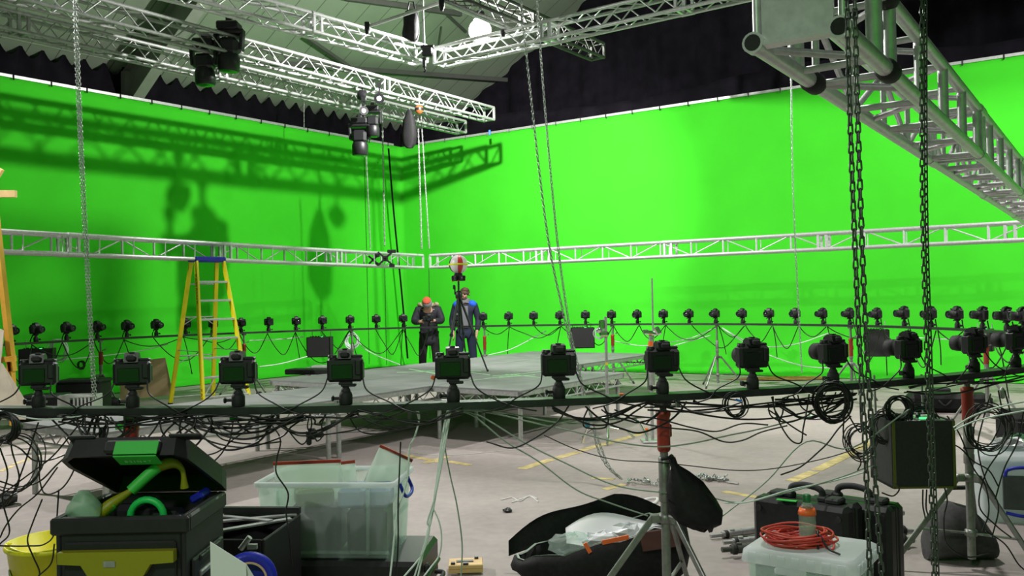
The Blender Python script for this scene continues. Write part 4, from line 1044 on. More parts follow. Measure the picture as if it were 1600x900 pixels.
thing(MB().loft([[Vector((w_ * math.cos(2 * PI * k / 16) * (1 + .15 * math.sin(3 * k + z * 30)), w_ * .7 * math.sin(2 * PI * k / 16), z)) for k in range(16)] for (z, w_) in ((-.08, .05), (0, .06), (.03, .056), (.06, .035), (.08, .016))]), 'plastic_bag', milky('green_clear_bag', (.45, .7, .5), .45), 'green-tinted clear plastic bag bulging from the left of the open toolbox', 'plastic bag', None, inbox(-.16, -.13, H))
thing(MB().box((0, 0, 0), (.36, .26, .10), None, .02).box((.1, -.03, .06), (.12, .1, .05), None, .02).box((-.05, .05, .06), (.16, .06, .06), None, .02), 'tool_pile', blk, 'dark jumble of tools filling the open toolbox', 'tools', None, inbox(0, 0, H - .10), ty)['kind'] = 'stuff'
thing(MB().box((0, 0, 0), (.05, .10, .03), RY(-.5), .008), 'blue_tool', bluep, 'dark blue tool at the right end of the open toolbox', 'tool', None, inbox(.18, .08, H + .01))
# yellow bucket
yb = G(84, 4.15); o = T('bucket', 'yellow plastic bucket with dark green scuffs left of the black toolbox', 'bucket', yb)
zr = .43
MB().lathe([(.15, .003), (.155, .01), (.205, zr - .02), (.217, zr - .02), (.217, zr), (.203, zr), (.148, .02), (0, .02)], (0, 0, 0), None, 36).obj('bucket_wall', bucketm, o)
MB().tube(smooth_path([(-.21, 0, zr - .015), (-.16, -.13, zr + .01), (0, -.215, zr - .005), (.16, -.13, zr + .01), (.21, 0, zr - .015)]), .006, 6).obj('handle', bucketm, o)
MB().sheet(lambda u, v: Vector((-math.sin(1.2 - u * .8) * (.1775 + .019 * v), -math.cos(1.2 - u * .8) * (.1775 + .019 * v), .19 + .14 * v * (.6 + .4 * math.sin(4 * u)))), 10, 6).obj('scuff', mat('green_scuff', (.16, .28, .02), .6, 0, (30, .5)), o)
# translucent crate on a black case
CRd = 4.62; CR = G(522, CRd); cy_ = -.10
cs = T('case', 'black hard case on the floor under the clear plastic crate', 'case', CR + Vector((.06, 0, 0)), cy_)
MB().box((0, 0, .125), (.84, .52, .222), None, .02).box((0, 0, .105), (.86, .54, .02), None, .006).obj('case_shell', blk, cs)
for x in (-.25, .25): MB().box((x, -.272, .11), (.08, .02, .07), None, .006).obj('latch', blk2, cs)
m = MB().tube(smooth_path([(.43, -.09, .09), (.475, -.09, .085), (.48, 0, .083), (.475, .09, .085), (.43, .09, .09)]), .012, 8); m.box((.44, -.15, .18), (.03, .05, .05), None, .01).box((.44, -.2, .05), (.03, .06, .05), None, .01); m.obj('handle', blk2, cs)
CZ = .242; cw, cdp, chh = .70, .44, .375
cr = T('storage_crate', 'open clear plastic crate full of zip bags standing on a black case', 'crate', (CR.x, CR.y, CZ), cy_)
def tray(m, w, d, h, taper, t=.004, n=3):
    def ring(z, k, ins): 
        a, b_, r = w / 2 * k - ins, d / 2 * k - ins, .03
        out = []
        for (sx, sy, a0) in ((1, 1, 0), (-1, 1, 90), (-1, -1, 180), (1, -1, 270)):
            for i in range(n + 1):
                an = math.radians(a0 + 90 * i / n); out.append(Vector((sx * (a - r) + r * math.cos(an), sy * (b_ - r) + r * math.sin(an), z)))
        return out
    m.loft([ring(.0, taper, 0), ring(h, 1, 0)], False); m.loft([ring(h, 1, t), ring(t, taper, t)], False)
    m.add(ring(0, taper, 0), [tuple(reversed(range(4 * (n + 1))))]); return ring
m = MB(); ring = tray(m, cw, cdp, chh, .93); m.obj('tub_wall', tub, cr)
m = MB(); m.loft([ring(chh - .022, 1.0, -.012), ring(chh, 1.0, -.014), ring(chh + .004, 1.0, 0), ring(chh - .02, 1.0, .002)], False); m.obj('rim', tubl, cr)
m = MB()
for x in (-.24, .22): m.box((x, -cdp / 2 * .965, chh / 2 - .01), (.014, .02, chh - .06), RX(-.037))
m.box((0, -cdp / 2 * .935 - .004, .03), (cw * .92, .012, .014)).box((cw / 2 * .96, 0, chh * .5), (.012, .30, .02), None).obj('rib', tub, cr)
m = MB().tube(smooth_path([(cw / 2 + .005, -.09, chh - .03), (cw / 2 + .03, -.085, chh - .09), (cw / 2 + .035, 0, chh - .105), (cw / 2 + .03, .085, chh - .09), (cw / 2 + .005, .09, chh - .03)]), .009, 8).obj('handle', bluep, cr)
def incr(x, y, z): return Vector((CR.x, CR.y, CZ)) + RZ(cy_) @ Vector((x, y, z))
def zipbag(label, x, y, z, w, h, tilt, yaw, thick=.05, red=redp):
    o = T('zip_bag', label, 'zip bag', incr(x, y, z), cy_ + yaw, 'zip bags in the clear crate')
    R = RX(tilt[0]) @ RY(tilt[1]); rings = []
    for (t, k) in ((0, .8), (.25, 1), (.6, .9), (.9, .3), (1, .06)):
        rings.append([R @ Vector((w / 2 * math.cos(2 * PI * q / 16) * (1 if abs(math.cos(2 * PI * q / 16)) > .5 else 1.0), thick * k * math.sin(2 * PI * q / 16) * (1 + .25 * math.sin(3 * q + t * 5)), h * t)) for q in range(16)])
    MB().loft(rings).obj('bag', grip, o)
    MB().bar(R @ Vector((-w / 2, 0, h)), R @ Vector((w / 2, 0, h)), .012, .016).obj('red_zip', red, o)
zipbag('long zip bag with red strip lying across the left of the clear crate', -.13, -.02, .18, .36, .27, (.12, -.04), 0)
zipbag('zip bag with red strip tilted high at the right of the clear crate', .17, .05, .20, .19, .30, (-.1, .45), .1, .07)
zipbag('low zip bag with red strip in the middle of the clear crate', .04, .1, .22, .10, .20, (0, -.1), .1, .04)
def lump(name, lab, cat, x, y, z, dims, m, rz=0): return thing(MB().box((0, 0, 0), dims, None, .018), name, m, lab, cat, 'things packed inside the clear crate', incr(x, y, z), rz)
lump('black_pouch', 'dark block filling the lower middle of the clear crate', 'pouch', -.08, -.06, .125, (.27, .25, .23), blk)
lump('black_pouch', 'dark block at the lower right of the clear crate', 'pouch', .19, -.05, .12, (.20, .26, .23), blk)
lump('green_cloth', 'olive green cloth wad above the dark block in the clear crate', 'cloth', -.10, -.07, .285, (.19, .2, .09), mat('olive_cloth', (.10, .16, .02), .8), .3)
lump('blue_pouch', 'blue-grey pouch in the right half of the clear crate', 'pouch', .11, -.07, .285, (.13, .2, .10), mat('blue_grey', (.16, .22, .36), .6))
lump('blue_pouch', 'blue-grey pouch against the right end of the clear crate', 'pouch', .25, -.06, .285, (.11, .2, .10), MATS['blue_grey'])
lump('dark_roll', 'small dark roll in the lower left corner of the clear crate', 'roll', -.27, -.10, .06, (.10, .1, .08), blk)
# black slatted crate behind the toolbox, with orange tag
o = T('plastic_crate', 'low black crate with grey cross straps between the toolbox and the clear crate', 'crate', G(372, 4.05), -.1)
b = MB(); shell(b, .40, .46, .02, .50, .015); b.box((0, .22, .52), (.40, .03, .03)); b.obj('crate_wall', blk, o)
MB().bar((-.19, -.20, .50), (.19, .12, .505), .035, .008).bar((-.19, .06, .50), (.19, .2, .505), .03, .008).bar((-.17, .18, .50), (.12, .05, .512), .03, .008).obj('strap', steel, o)
MB().box((.10, -.235, .40), (.04, .01, .04)).obj('orange_tag', orange, o)
o = T('paper_card', 'bright white folded card standing at the bottom edge beside the toolbox', 'card', P(354, 925, 2.9), -.3)
MB().add([(-.06, 0, -.1), (.06, .03, -.1), (.055, .03, .085), (-.06, 0, .16), (-.06, .002, -.1), (.06, .032, -.1), (.055, .032, .085), (-.06, .002, .16)], [(0, 1, 2, 3), (7, 6, 5, 4), (0, 4, 5, 1), (1, 5, 6, 2), (2, 6, 7, 3), (3, 7, 4, 0)]).add([(.055, .03, .085), (.075, .06, .02), (.06, .06, -.1), (.06, .03, -.1), (.0565, .031, .085), (.0765, .061, .02), (.0615, .061, -.1), (.0615, .031, -.1)], [(0, 3, 2, 1), (4, 5, 6, 7), (0, 1, 5, 4), (1, 2, 6, 5)]).obj('folded_sheet', white, o)
o = T('tape_roll', 'roll of blue tape at the bottom edge under the clear crate corner', 'tape', P(388, 908, 3.3), 0)
R = RX(1.35) @ RY(.25)
MB().lathe([(.070, -.025), (.105, -.025), (.105, .025), (.070, .025), (.070, -.025)], (0, 0, 0), R, 32).obj('tape', bluep, o)
MB().lathe([(.062, -.026), (.070, -.026), (.070, .026), (.062, .026), (.062, -.026)], (0, 0, 0), R, 32).obj('core', card, o)
thing(MB().cyl((0, 0, 0), (.04, 0, .05), .012, n=10).box((.05, 0, .01), (.04, .02, .02)), 'pen_knife', steel, 'small grey and orange tool above the blue tape roll', 'tool', None, P(376, 858, 3.75))
# small wooden tray with black slots
o = T('wooden_board', 'small pale wooden board with black slot at the bottom centre edge', 'board', F(728, 893, 0) + UP * .01, .05)
MB().box((0, 0, .035), (.19, .14, .022), None, .004).box((0, -.05, .012), (.19, .02, .024)).box((0, .05, .012), (.19, .02, .024)).obj('board', wood, o)
MB().box((-.005, .0, .048), (.095, .032, .006)).box((-.07, -.045, .05), (.024, .022, .014)).box((.06, .05, .05), (.022, .02, .014)).box((-.0, -.055, .05), (.03, .024, .012)).obj('black_fitting', blk, o)
# ------------------------------------------------------------------ foreground middle: open black bag
DB = G(930, 4.75); o = T('duffel_bag', 'open black long bag with white lining and plastic inside, behind the middle stand', 'bag', DB, -.05)
def brim(t): # outline of the mouth, t 0..1 around
    a = 2 * PI * t; x = .46 * math.cos(a); y = .19 * math.sin(a); return x, y
n = 28
def bagr(z, k, off=0, lean=0): 
    out = []
    for i in range(n):
        x, y = brim(i / n); xx = (x + .46) / .92
        zz = z * (.42 + .58 * min(1, xx * 1.25)) if z > .1 else z
        out.append(Vector((x * k * (1.0 if z > .1 else .97), y * k + off + lean * y, zz + .012 * math.sin(i * 1.9) * (1 if z > .1 else 0))))
    return out
MB().loft([bagr(.005, .9), bagr(.06, 1.03), bagr(.17, 1.05), bagr(.30, 1.0), bagr(.302, .965), bagr(.16, .96), bagr(.05, .93)], True).obj('bag_shell', bagcloth, o)
MB().loft([bagr(.309, .975), bagr(.312, .985), bagr(.312, .955), bagr(.306, .95)], False).obj('pale_piping', greyc, o)
fl_ = MB(); fl_.sheet(lambda u, v: Vector((-.50 + .95 * u, .17 - .03 * math.cos(3 * u) + .02 * v, (.09 + .16 * min(1, u * 1.6) + .01 * math.sin(9 * u)) + v * (.08 + .10 * math.sin(PI * min(1, u * 1.1)) ** 1.0 + .015 * math.sin(11 * u)))), 24, 6, .01)
fl_.obj('flap', bagcloth, o)
li = MB(); li.sheet(lambda u, v: Vector((-.18 + .62 * u, .13 - .14 * v, .18 + .14 * (1 - v) * math.sin(PI * (.15 + u * .75)) + .02 * math.sin(7 * u + 2 * v))), 16, 6, .004).obj('white_lining', white, o)
MB().box((.07, -.205, .27), (.14, .008, .022), RY(-.20)).obj('orange_strap', orange, o)
MB().box((.30, -.20, .27), (.2, .01, .10), RY(-.15), .004).obj('brown_patch', mat('brown_leather', (.10, .035, .03), .6), o)
for i, (x, y, z, s_, lab) in enumerate(((-.14, -.03, .20, .085, 'crumpled clear plastic wrap at the left in the open black bag'), (.02, -.05, .22, .075, 'crumpled clear plastic wrap in the middle of the open black bag'), (.16, -.04, .255, .08, 'crumpled clear plastic wrap at the right in the open black bag'))):
    rn = random.Random(i); m = MB(); nn, mm2 = 14, 8
    vs = [Vector((s_ * 1.5 * math.sin(PI * a / mm2) * math.cos(2 * PI * q / nn), s_ * math.sin(PI * a / mm2) * math.sin(2 * PI * q / nn), -s_ * .7 * math.cos(PI * a / mm2))) * rn.uniform(.75, 1.2) for a in range(mm2 + 1) for q in range(nn)]
    m.add(vs, [(a * nn + q, a * nn + (q + 1) % nn, (a + 1) * nn + (q + 1) % nn, (a + 1) * nn + q) for a in range(mm2) for q in range(nn)])
    thing(m, 'plastic_wrap', whitep if i else clear, lab, 'plastic wrap', 'plastic wrap in the black bag', DB + RZ(-.05) @ Vector((x, y, z)))
thing(MB().box((0, 0, 0), (.02, .012, .055), RY(-.5)), 'orange_tag', orange, 'bright orange tag among the plastic inside the open black bag', 'tag', None, P(918, 856, 4.55))
# black cloth bag tied to the middle stand
SP = ring_hit(1036, 640, False)
sb = T('black_bag', 'limp black cloth bag hanging by its neck from the middle stand', 'bag', P(1050, 716, 4.0))
def blob(c, rx, ry, z, ph=0): return [Vector((c + rx * math.cos(2 * PI * k / 18) * (1 + .06 * math.sin(3 * k + ph)), ry * math.sin(2 * PI * k / 18), z + .012 * math.sin(2 * k + ph))) for k in range(18)]
MB().loft([blob(0, .014, .012, 0), blob(.012, .016, .014, -.04), blob(.03, .045, .03, -.07, 1), blob(.055, .08, .05, -.12, 2), blob(.085, .11, .065, -.19, 3), blob(.10, .118, .075, -.25, 1), blob(.115, .10, .07, -.285, 2), blob(.14, .05, .04, -.315, 0), blob(.145, .02, .02, -.322)]).obj('bag_body', bagcloth, sb)
MB().tube(smooth_path([(-.05, -.02, .0), (-.02, -.04, .01), (0, 0, .01), (.01, .01, -.03)]), .008, 6).obj('neck_tie', bagcloth, sb)
# ------------------------------------------------------------------ foreground right: hard cases, box with bottle, cable, rods
def hard_case(label, c, rz, w, d, h, tape=True):
    o = T('hard_case', label, 'case', c, rz, 'black hard cases standing on edge')
    MB().box((0, -d * .26, h / 2), (w, d * .46, h), None, .022).box((0, d * .26, h / 2), (w, d * .46, h), None, .022).box((0, 0, h / 2), (w * .99, .03, h * .985), None, .008).obj('case_shell', blk, o)
    for x in (-.3, .3): MB().box((x * w, 0, h + .012), (.075, .09, .03), None, .008).obj('latch', blk2, o)
    m = MB().tube(smooth_path([(-.085, 0, h), (-.08, 0, h + .05), (-.03, 0, h + .068), (.03, 0, h + .068), (.08, 0, h + .05), (.085, 0, h)]), .017, 8).box((-.09, 0, h + .012), (.05, .06, .03), None, .008).box((.09, 0, h + .012), (.05, .06, .03), None, .008)
    m.obj('handle', blk2, o)
    for x in (-.42, .42):
        for z in (.12, .88): MB().cyl((x * w, -d / 2 - .006, z * h), (x * w, -d / 2 + .004, z * h), .016, n=12).obj('corner_boss', blk2, o)
    return o
H1 = P(1262, 850, 4.55); H1.z = 0.002
h1 = hard_case('black hard case on edge with bright green tape by its handle, left of the pair', H1 , -.75, .50, .22, .455)
MB().box((-.06, -.10, .457), (.10, .028, .004), RZ(.2)).obj('green_tape', greentape, h1)
MB().box((.17, -.113, .20), (.026, .004, .045), None, .001).obj('sticker', olive, h1)
H2 = P(1336, 860, 4.62); H2.z = 0.002
h2 = hard_case('black hard case on edge with faded green tape, right of the pair behind the chain', H2, -.75, .44, .20, .43)
MB().box((.0, -.1025, .29), (.13, .004, .17)).obj('green_tape', mat('faded_green_tape', (.03, .20, .05), .6), h2)
# clear box with lid, bottom right
BX_ = G(1258, 3.45); BZ = .535; o = T('storage_box', 'clear plastic box with lid and blue latch at the bottom right, red cable on top', 'storage box', (BX_.x, BX_.y, 0), -.62)
m = MB(); ring = tray(m, .40, .33, BZ - .05, .92); m.obj('tub_wall', tub, o)
m = MB(); 
m.loft([ring(BZ - .055, 1.0, -.018), ring(BZ - .05, 1.0, -.02), ring(BZ - .012, 1.0, -.014), ring(BZ, 1.0, .004)], True)
for k in range(7): m.box((-.17 + k * .056, -.33 / 2 - .017, BZ - .03), (.03, .006, .034)); m.box((.2 + .017, -.14 + k * .046, BZ - .03), (.006, .024, .034))
m.obj('lid', tubl, o)
m = MB(); m.box((-.02, -.185, BZ - .068), (.12, .02, .026), None, .006).obj('latch_clip', tubl, o)
MB().tube(smooth_path([(-.10, -.178, BZ - .10), (-.10, -.20, BZ - .13), (-.06, -.205, BZ - .165), (.02, -.205, BZ - .17), (.07, -.20, BZ - .13), (.07, -.178, BZ - .10)]), .009, 8).obj('handle', bluep, o)
MB().box((.03, -.180, BZ - .115), (.10, .004, .035), RX(.1)).obj('red_label', magenta, o)
MB().box((0, 0, .16), (.3, .22, .26), None, .03).obj('contents', mat('pale_green_stuff', (.30, .42, .2), .7, 0, (9, .4)), o)
rc = T('cable_coil', 'coil of red cable tied with a black tie on the clear box lid', 'cable', (BX_.x, BX_.y, BZ))
rn = random.Random(5); m = MB(); cc = P(1247, 856, 3.45) ; off = Vector((cc.x - BX_.x, cc.y - BX_.y, 0))
for k in range(17):
    a_, b_ = rn.uniform(.085, .142), rn.uniform(.055, .105); ph = rn.uniform(-.3, .3); ox, oy = rn.uniform(-.012, .012), rn.uniform(-.012, .012); z0 = .006 + .0028 * k; tl = rn.uniform(-.012, .012)
    m.tube([off + Vector((ox + a_ * math.cos(t + ph), oy + b_ * math.sin(t + ph), max(.005, z0 + tl * math.cos(t) + .004 * math.sin(3 * t + k)))) for t in [2 * PI * q / 30 for q in range(30)]], .0042, 6, True)
m.tube(smooth_path([off + Vector(p) for p in ((.06, -.07, .03), (.075, -.10, .012), (.10, -.10, .006), (.12, -.06, .02))]), .0042, 6)
m.obj('cable_loops', redc, rc)
MB().tube(smooth_path([off + Vector(p) for p in ((.055, -.06, .055), (.06, -.085, .05), (.075, -.12, .014), (.10, -.17, .006))]), .004, 6).tube([off + Vector((.058 + .012 * math.cos(t), -.06 + .03 * math.cos(t), .03 + .034 * math.sin(t))) for t in [2 * PI * q / 14 for q in range(14)]], .005, 6, True).obj('black_tie', blk, rc)
bp_ = P(1262, 838, 3.45); bo = T('water_bottle', 'clear water bottle with green cap and orange band on the red cable', 'bottle', (bp_.x, bp_.y, P(1262, 840, 3.45).z))
k = .165
prof = [(.0, .002), (.028, 0), (.032, .008), (.0315, .03), (.033, .05), (.0315, .07), (.0325, .09), (.031, .10), (.020, .128), (.0125, .138), (.0125, .150)]
MB().lathe(prof, (0, 0, 0), None, 24).obj('bottle_body', clear, bo)
MB().lathe([(.0145, .138), (.0148, .165), (.012, .168), (.0, .168)], (0, 0, 0), None, 18).obj('cap', mat('green_cap', (.02, .16, .05), .4), bo)
MB().lathe([(.0335, .090), (.0325, .102), (.0265, .117), (.0275, .1175), (.0335, .103), (.0345, .09), (.0335, .09)], (0, 0, 0), None, 24).obj('orange_band', orange, bo)
MB().lathe([(0, .003), (.0295, .004), (.0305, .04), (0, .041)], (0, 0, 0), None, 24).obj('water', milky('water_grey', (.6, .65, .6), .55), bo)
# clamps and rods on the floor
def rod(label, p, q, d0, d1, r, m=steel, name='clamp_rod', cat='clamp', group='steel clamp rods on the floor', endm=None):
    a, b_ = P(*p, d0), P(*q, d1); o = T(name, label, cat, a, 0, group); v = b_ - a
    MB().cyl((0, 0, 0), v * .25, r * .6, n=10).cyl(v * .22, v * .62, r, n=12).cyl(v * .6, v, r * 1.15, n=12).box(v * .42 + UP * r, (.03, .02, .02), None, .004).obj('rod', m, o)
    MB().lathe([(r * .95, -.01), (r * 1.25, -.008), (r * 1.25, .012), (r * .95, .014)], v * .3, frame(v), 12).obj('collar', blk2, o)
    MB().ball(v * .98, r * 1.2, None, 10, 6).obj('end_cap', endm or blk2, o)
    return o
rod('long steel clamp rod with yellow tip left of the hard cases, topmost', (1110, 838), (1190, 827), 5.5, 5.6, .020, steel, endm=bally)
rod('short steel clamp left of the hard cases, middle of the heap', (1130, 848), (1195, 842), 5.25, 5.3, .020)
rod('short dark clamp left of the hard cases, lowest of the heap', (1128, 859), (1192, 855), 5.1, 5.15, .026, beamm)
rod('silver tube end right of the hard cases, topmost of its stack', (1411, 801), (1372, 806), 5.55, 5.5, .030)
rod('black tube end right of the hard cases, second of its stack', (1408, 818), (1372, 818), 5.5, 5.5, .024, blk2, endm=greentape)
rod('steel tube end right of the hard cases, third of its stack', (1426, 830), (1370, 828), 5.4, 5.3, .028)
rod('grey-green tube right of the hard cases, lowest of its stack', (1427, 844), (1368, 840), 5.25, 5.2, .030, mat('grey_green_paint', (.20, .27, .20), .6))
# sandbag and boxes at the right
sg = T('sandbag', 'sagging dark grey sandbag laid over the legs of the right stand', 'sandbag', G(1490, 5.0, 0))
def sr(x, w, z, h, n=16): return [Vector((x, w * math.cos(2 * PI * k / n), .8 * h + .004 + h * math.sin(2 * PI * k / n) * (1 if math.sin(2 * PI * k / n) > 0 else .8))) for k in range(n)]
MB().loft([sr(-.195, .04, .06, .03), sr(-.18, .09, .11, .09), sr(-.13, .12, .17, .15), sr(-.06, .13, .22, .18), sr(.0, .13, .22, .17), sr(.06, .13, .18, .16), sr(.12, .12, .13, .125), sr(.17, .10, .09, .08), sr(.19, .04, .06, .04)]).obj('bag_body', mat('sandbag_cloth', (.05, .047, .05), .85, 0, (30, .3)), sg)
MB().box((0, 0, .40), (.10, .03, .02), None, .004).obj('strap', blk2, sg)
def stor(label, c, rz, w, d, h, content):
    o = T('storage_box', label, 'storage box', c, rz, 'clear boxes with blue handles at the right')
    m = MB(); ring = tray(m, w, d, h - .03, .93); m.obj('tub_wall', tubl, o)
    m = MB(); m.loft([ring(h - .04, 1, -.012), ring(h - .01, 1, -.014), ring(h, 1, .02)], True).obj('lid', tubl, o)
    MB().box((0.0, -d / 2 * .98, h * .46), (w * .46, .012, h * .5), RX(-.03), .004).obj('contents_panel', content, o)
    MB().box((.04, -d / 2 * .98 - .008, h * .26), (.05, .003, .03), RX(-.03)).obj('paper_label', white, o)
    MB().tube(smooth_path([(-w * .2, -d / 2 - .006, h * .70), (-w * .17, -d / 2 - .02, h * .80), (0, -d / 2 - .025, h * .84), (w * .17, -d / 2 - .02, h * .80), (w * .2, -d / 2 - .006, h * .70)]), .011, 8).obj('handle', bluep, o)
    MB().tube(smooth_path([(-w * .2, -d / 2 - .0, h * .16), (0, -d / 2 - .018, h * .13), (w * .2, -d / 2 - .0, h * .16)]), .011, 8).obj('lower_handle', bluep, o)
    return o
gcon = mat('grey_contents', (.10, .10, .12), .7, 0, (6, .3))
s1 = stor('white-lidded clear box with blue handles behind the right stand', G(1578, 5.9, 0.0), -.30, .50, .42, .44, gcon)
for k, (px, py, lab, m_) in enumerate(((1572, 703, 'crumpled silver foil on the clear box at the right edge', foil), (1592, 688, 'dark green cloth on the clear box at the right edge', mat('dark_green_cloth', (.02, .10, .03), .8)))):
    rn = random.Random(k + 20); m = MB(); nn, mm2 = 12, 6; s_ = .085
    vs = [Vector((1.5 * s_ * math.sin(PI * a / mm2) * math.cos(2 * PI * q / nn), s_ * math.sin(PI * a / mm2) * math.sin(2 * PI * q / nn), .035 - .035 * math.cos(PI * a / mm2))) * (rn.uniform(.8, 1.2)) for a in range(mm2 + 1) for q in range(nn)]
    m.add(vs, [(a * nn + q, a * nn + (q + 1) % nn, (a + 1) * nn + (q + 1) % nn, (a + 1) * nn + q) for a in range(mm2) for q in range(nn)])
    c = G(px, 5.95 + .15 * k, .442); thing(m, 'foil_wad' if k == 0 else 'green_cloth', m_, lab, 'foil' if k == 0 else 'cloth', None, c)
o = T('case', 'long black soft case lying on the floor under the near rail at right', 'case', G(1478, 11.2, 0), -.25)
MB().box((0, 0, .12), (.95, .4, .22), None, .05).obj('case_shell', bagcloth, o)
MB().box((.16, -.203, .15), (.05, .006, .09)).obj('yellow_mark', bally, o)
MB().tube(smooth_path([(-.15, -.2, .16), (-.08, -.23, .10), (.0, -.2, .16)]), .012, 6).obj('handle', blk2, o)
o = T('case', 'rounded black case at the right edge behind the storage boxes', 'case', G(1606, 8.3, 0), .2)
MB().box((0, 0, .2), (.52, .4, .38), None, .06).obj('case_shell', bagcloth, o); MB().box((0, 0, .30), (.53, .41, .012)).obj('seam', blk2, o)
thing(MB().box((0, 0, .04), (.24, .2, .10), None, .02), 'case', blk, 'small black box on the floor by the right screen hem, above the long soft case', 'case', None, G(1466, 13.2, .0))
# ------------------------------------------------------------------ left background: timber, sheets, cases
tf = T('timber_frame', 'orange pine timber frame leaning in from the left edge', 'timber frame', P(6, 480, 9.6) * 1)
tf.location.z = 0; O = Vector(tf.location)
MB().bar(P(-8, 330, 9.6) - O, P(20, 580, 9.6) - O, .085, .05, (1, 0, 0)).obj('post', woodo, tf)
MB().bar(P(-40, 566, 9.5) - O, P(24, 560, 9.5) - O, .05, .06, UP).obj('rail', woodo, tf)
MB().bar(P(-40, 303, 9.5) - O, P(25, 303, 9.5) - O, .05, .075, UP).obj('cross_bar', wood, tf)
MB().bar(P(-20, 300, 9.55) - O, P(2, 264, 9.55) - O, .05, .05, UP).obj('strut', wood, tf)
MB().bar(P(16, 560, 9.6) - O, P(22, 664, 9.6) - O, .085, .05, (1, 0, 0)).obj('lower_post', woodo, tf)
def panel(label, pts, d, m, th=.012, lean=.12):
    q = [P(px, py, d + lean * k) for (px, py, k) in pts]; c = sum(q, Vector()) / len(q); n = (q[1] - q[0]).cross(q[2] - q[1]).normalized() * th
    vs = [p - c for p in q] + [p - c + n for p in q]; k = len(q)
    o = T('sheet_panel', label, 'board', c); MB().add(vs, [tuple(range(k)), tuple(reversed(range(k, 2 * k)))] + [(i, k + i, k + (i + 1) % k, (i + 1) % k) for i in range(k)]).obj('sheet', m, o); return o
panel('pale plywood sheet leaning at the left edge below the timber frame', [(-20, 560, 1), (4, 568, 1), (40, 626, 0), (40, 655, 0), (-20, 655, 0)], 9.2, ply)
panel('second pale plywood sheet at the left edge, beside the timber post', [(-15, 508, 1), (6, 516, 1), (-2, 600, 0), (-15, 600, 0)], 9.4, ply)
panel('brown cardboard sheet leaning on the screen behind the ladder', [(186, 567, 1), (258, 559, 1), (268, 604, 0), (266, 617, 0), (188, 626, 0)], 14.6, card)
o = T('case', 'black equipment case with an orange mark below the far left equipment box', 'case', G(70, 11.6, 0), .1)
MB().box((0, 0, .24), (.56, .4, .34), None, .03).obj('case_shell', blk, o); MB().box((-.04, -.2, .32), (.05, .02, .03)).obj('orange_mark', orange, o); MB().box((.08, -.2, .33), (.05, .02, .03)).obj('latch', steel, o); MB().box((-.22, -.2, .38), (.05, .02, .03)).obj('latch', steel, o)
o = T('metal_crate', 'silver slatted crate beside the black cases at the left', 'crate', G(122, 11.2, 0), .1)
b = MB()
for k in range(5): b.box((.0 + k * .045, -.16, .22), (.02, .02, .42))
b.box((-.12, -.16, .22), (.14, .02, .42)).box((0.03, -.16, .43), (.40, .03, .03)).box((0.03, -.16, .02), (.40, .03, .03)).box((.22, 0, .22), (.02, .32, .42)).box((-.19, 0, .22), (.02, .32, .42)).box((.015, .16, .22), (.41, .02, .42)); b.obj('slat', alu, o)
MB().box((0.03, 0, .2), (.36, .26, .36)).obj('dark_contents', blk, o)
o = T('case', 'tall black case with rounded lid behind the silver crate', 'case', G(130, 12.4, 0), .05)
MB().box((0, 0, .25), (.60, .44, .5), None, .03).box((0, 0, .51), (.62, .46, .05), None, .02).obj('case_shell', blk2, o)
thing(MB().ball((0, 0, .10), (.13, .12, .10), None, 12, 8).box((.1, 0, .05), (.2, .1, .08), None, .02), 'camera_bag', bagcloth, 'small black bag on the floor beside the left silver stand', 'bag', None, G(172, 13.2, 0))
o = T('case', 'aluminium case below the black equipment box left of the stage', 'case', G(502, 15.8, 0), .0)
MB().box((0, 0, .22), (.34, .3, .42), None, .01).box((0, 0, .3), (.345, .305, .02)).obj('case_shell', alu, o); MB().box((-.24, 0, .2), (.1, .2, .4), None, .01).obj('side_bracket', steel, o)
thing(MB().box((0, 0, .05), (.1, .06, .1), None, .02).cyl((.02, 0, .08), (.1, -.03, .02), .012, n=8), 'small_tripod', blk, 'small black object on the floor between ladder and low deck', 'gadget', None, G(403, 14.6, 0))
# ------------------------------------------------------------------ slim stands right of the stage
def pole(label, px, ytop, d, r, cat='stand'):
    p = P(px, ytop, d); o = T('light_stand', label, cat, (p.x, p.y, 0)); return o, p.z
o, zt_ = pole('slim chrome stand with clamp head in front of the stage, left of the red-collared pole', 946, 495, 9.4, .02)
MB().cyl((0, 0, .03), (0, 0, zt_), .017, n=10).obj('column', steel, o)
for k in range(3): a = 2 * PI * k / 3 + .4; MB().tube([(0, 0, .14), (math.cos(a) * .2, math.sin(a) * .2, .1), (math.cos(a) * .32, math.sin(a) * .32, .012)], .012, 8).obj('leg', chrome, o)
MB().box((-.04, 0, zt_ - .08), (.06, .05, .10), None, .01).box((-.02, 0, zt_ - .18), (.10, .06, .06), None, .015).ball((-.07, 0, zt_ - .14), .035, None, 8, 6).obj('clamp_head', chrome, o)
MB().box((0, -.018, zt_ - .50), (.03, .004, .03)).obj('yellow_tape', bally, o)
o, zt_ = pole('slim stand with orange collar and silver clamp, holding a tall thin rod', 1016, 520, 9.3, .02)
MB().cyl((0, 0, .02), (0, 0, zt_ - .02), .018, n=10).cyl((.01, 0, zt_ - .35), (.01, 0, zt_ - .2), .026, n=10).obj('column', steel, o)
MB().cyl((0, 0, zt_ - .17), (0, 0, zt_ - .09), .026, n=12).obj('orange_collar', orange, o)
MB().cyl((.03, 0, zt_ - .55), (.03, 0, P(1020, 435, 9.3).z), .009, n=8).obj('thin_rod', steel, o)
MB().box((0, 0, zt_), (.14, .05, .045), RY(.15), .012).box((.075, -.02, zt_ + .02), (.06, .05, .09), RY(-.5), .015).box((-.05, 0, zt_ + .02), (.06, .04, .03), None, .01).obj('silver_clamp', chrome, o)
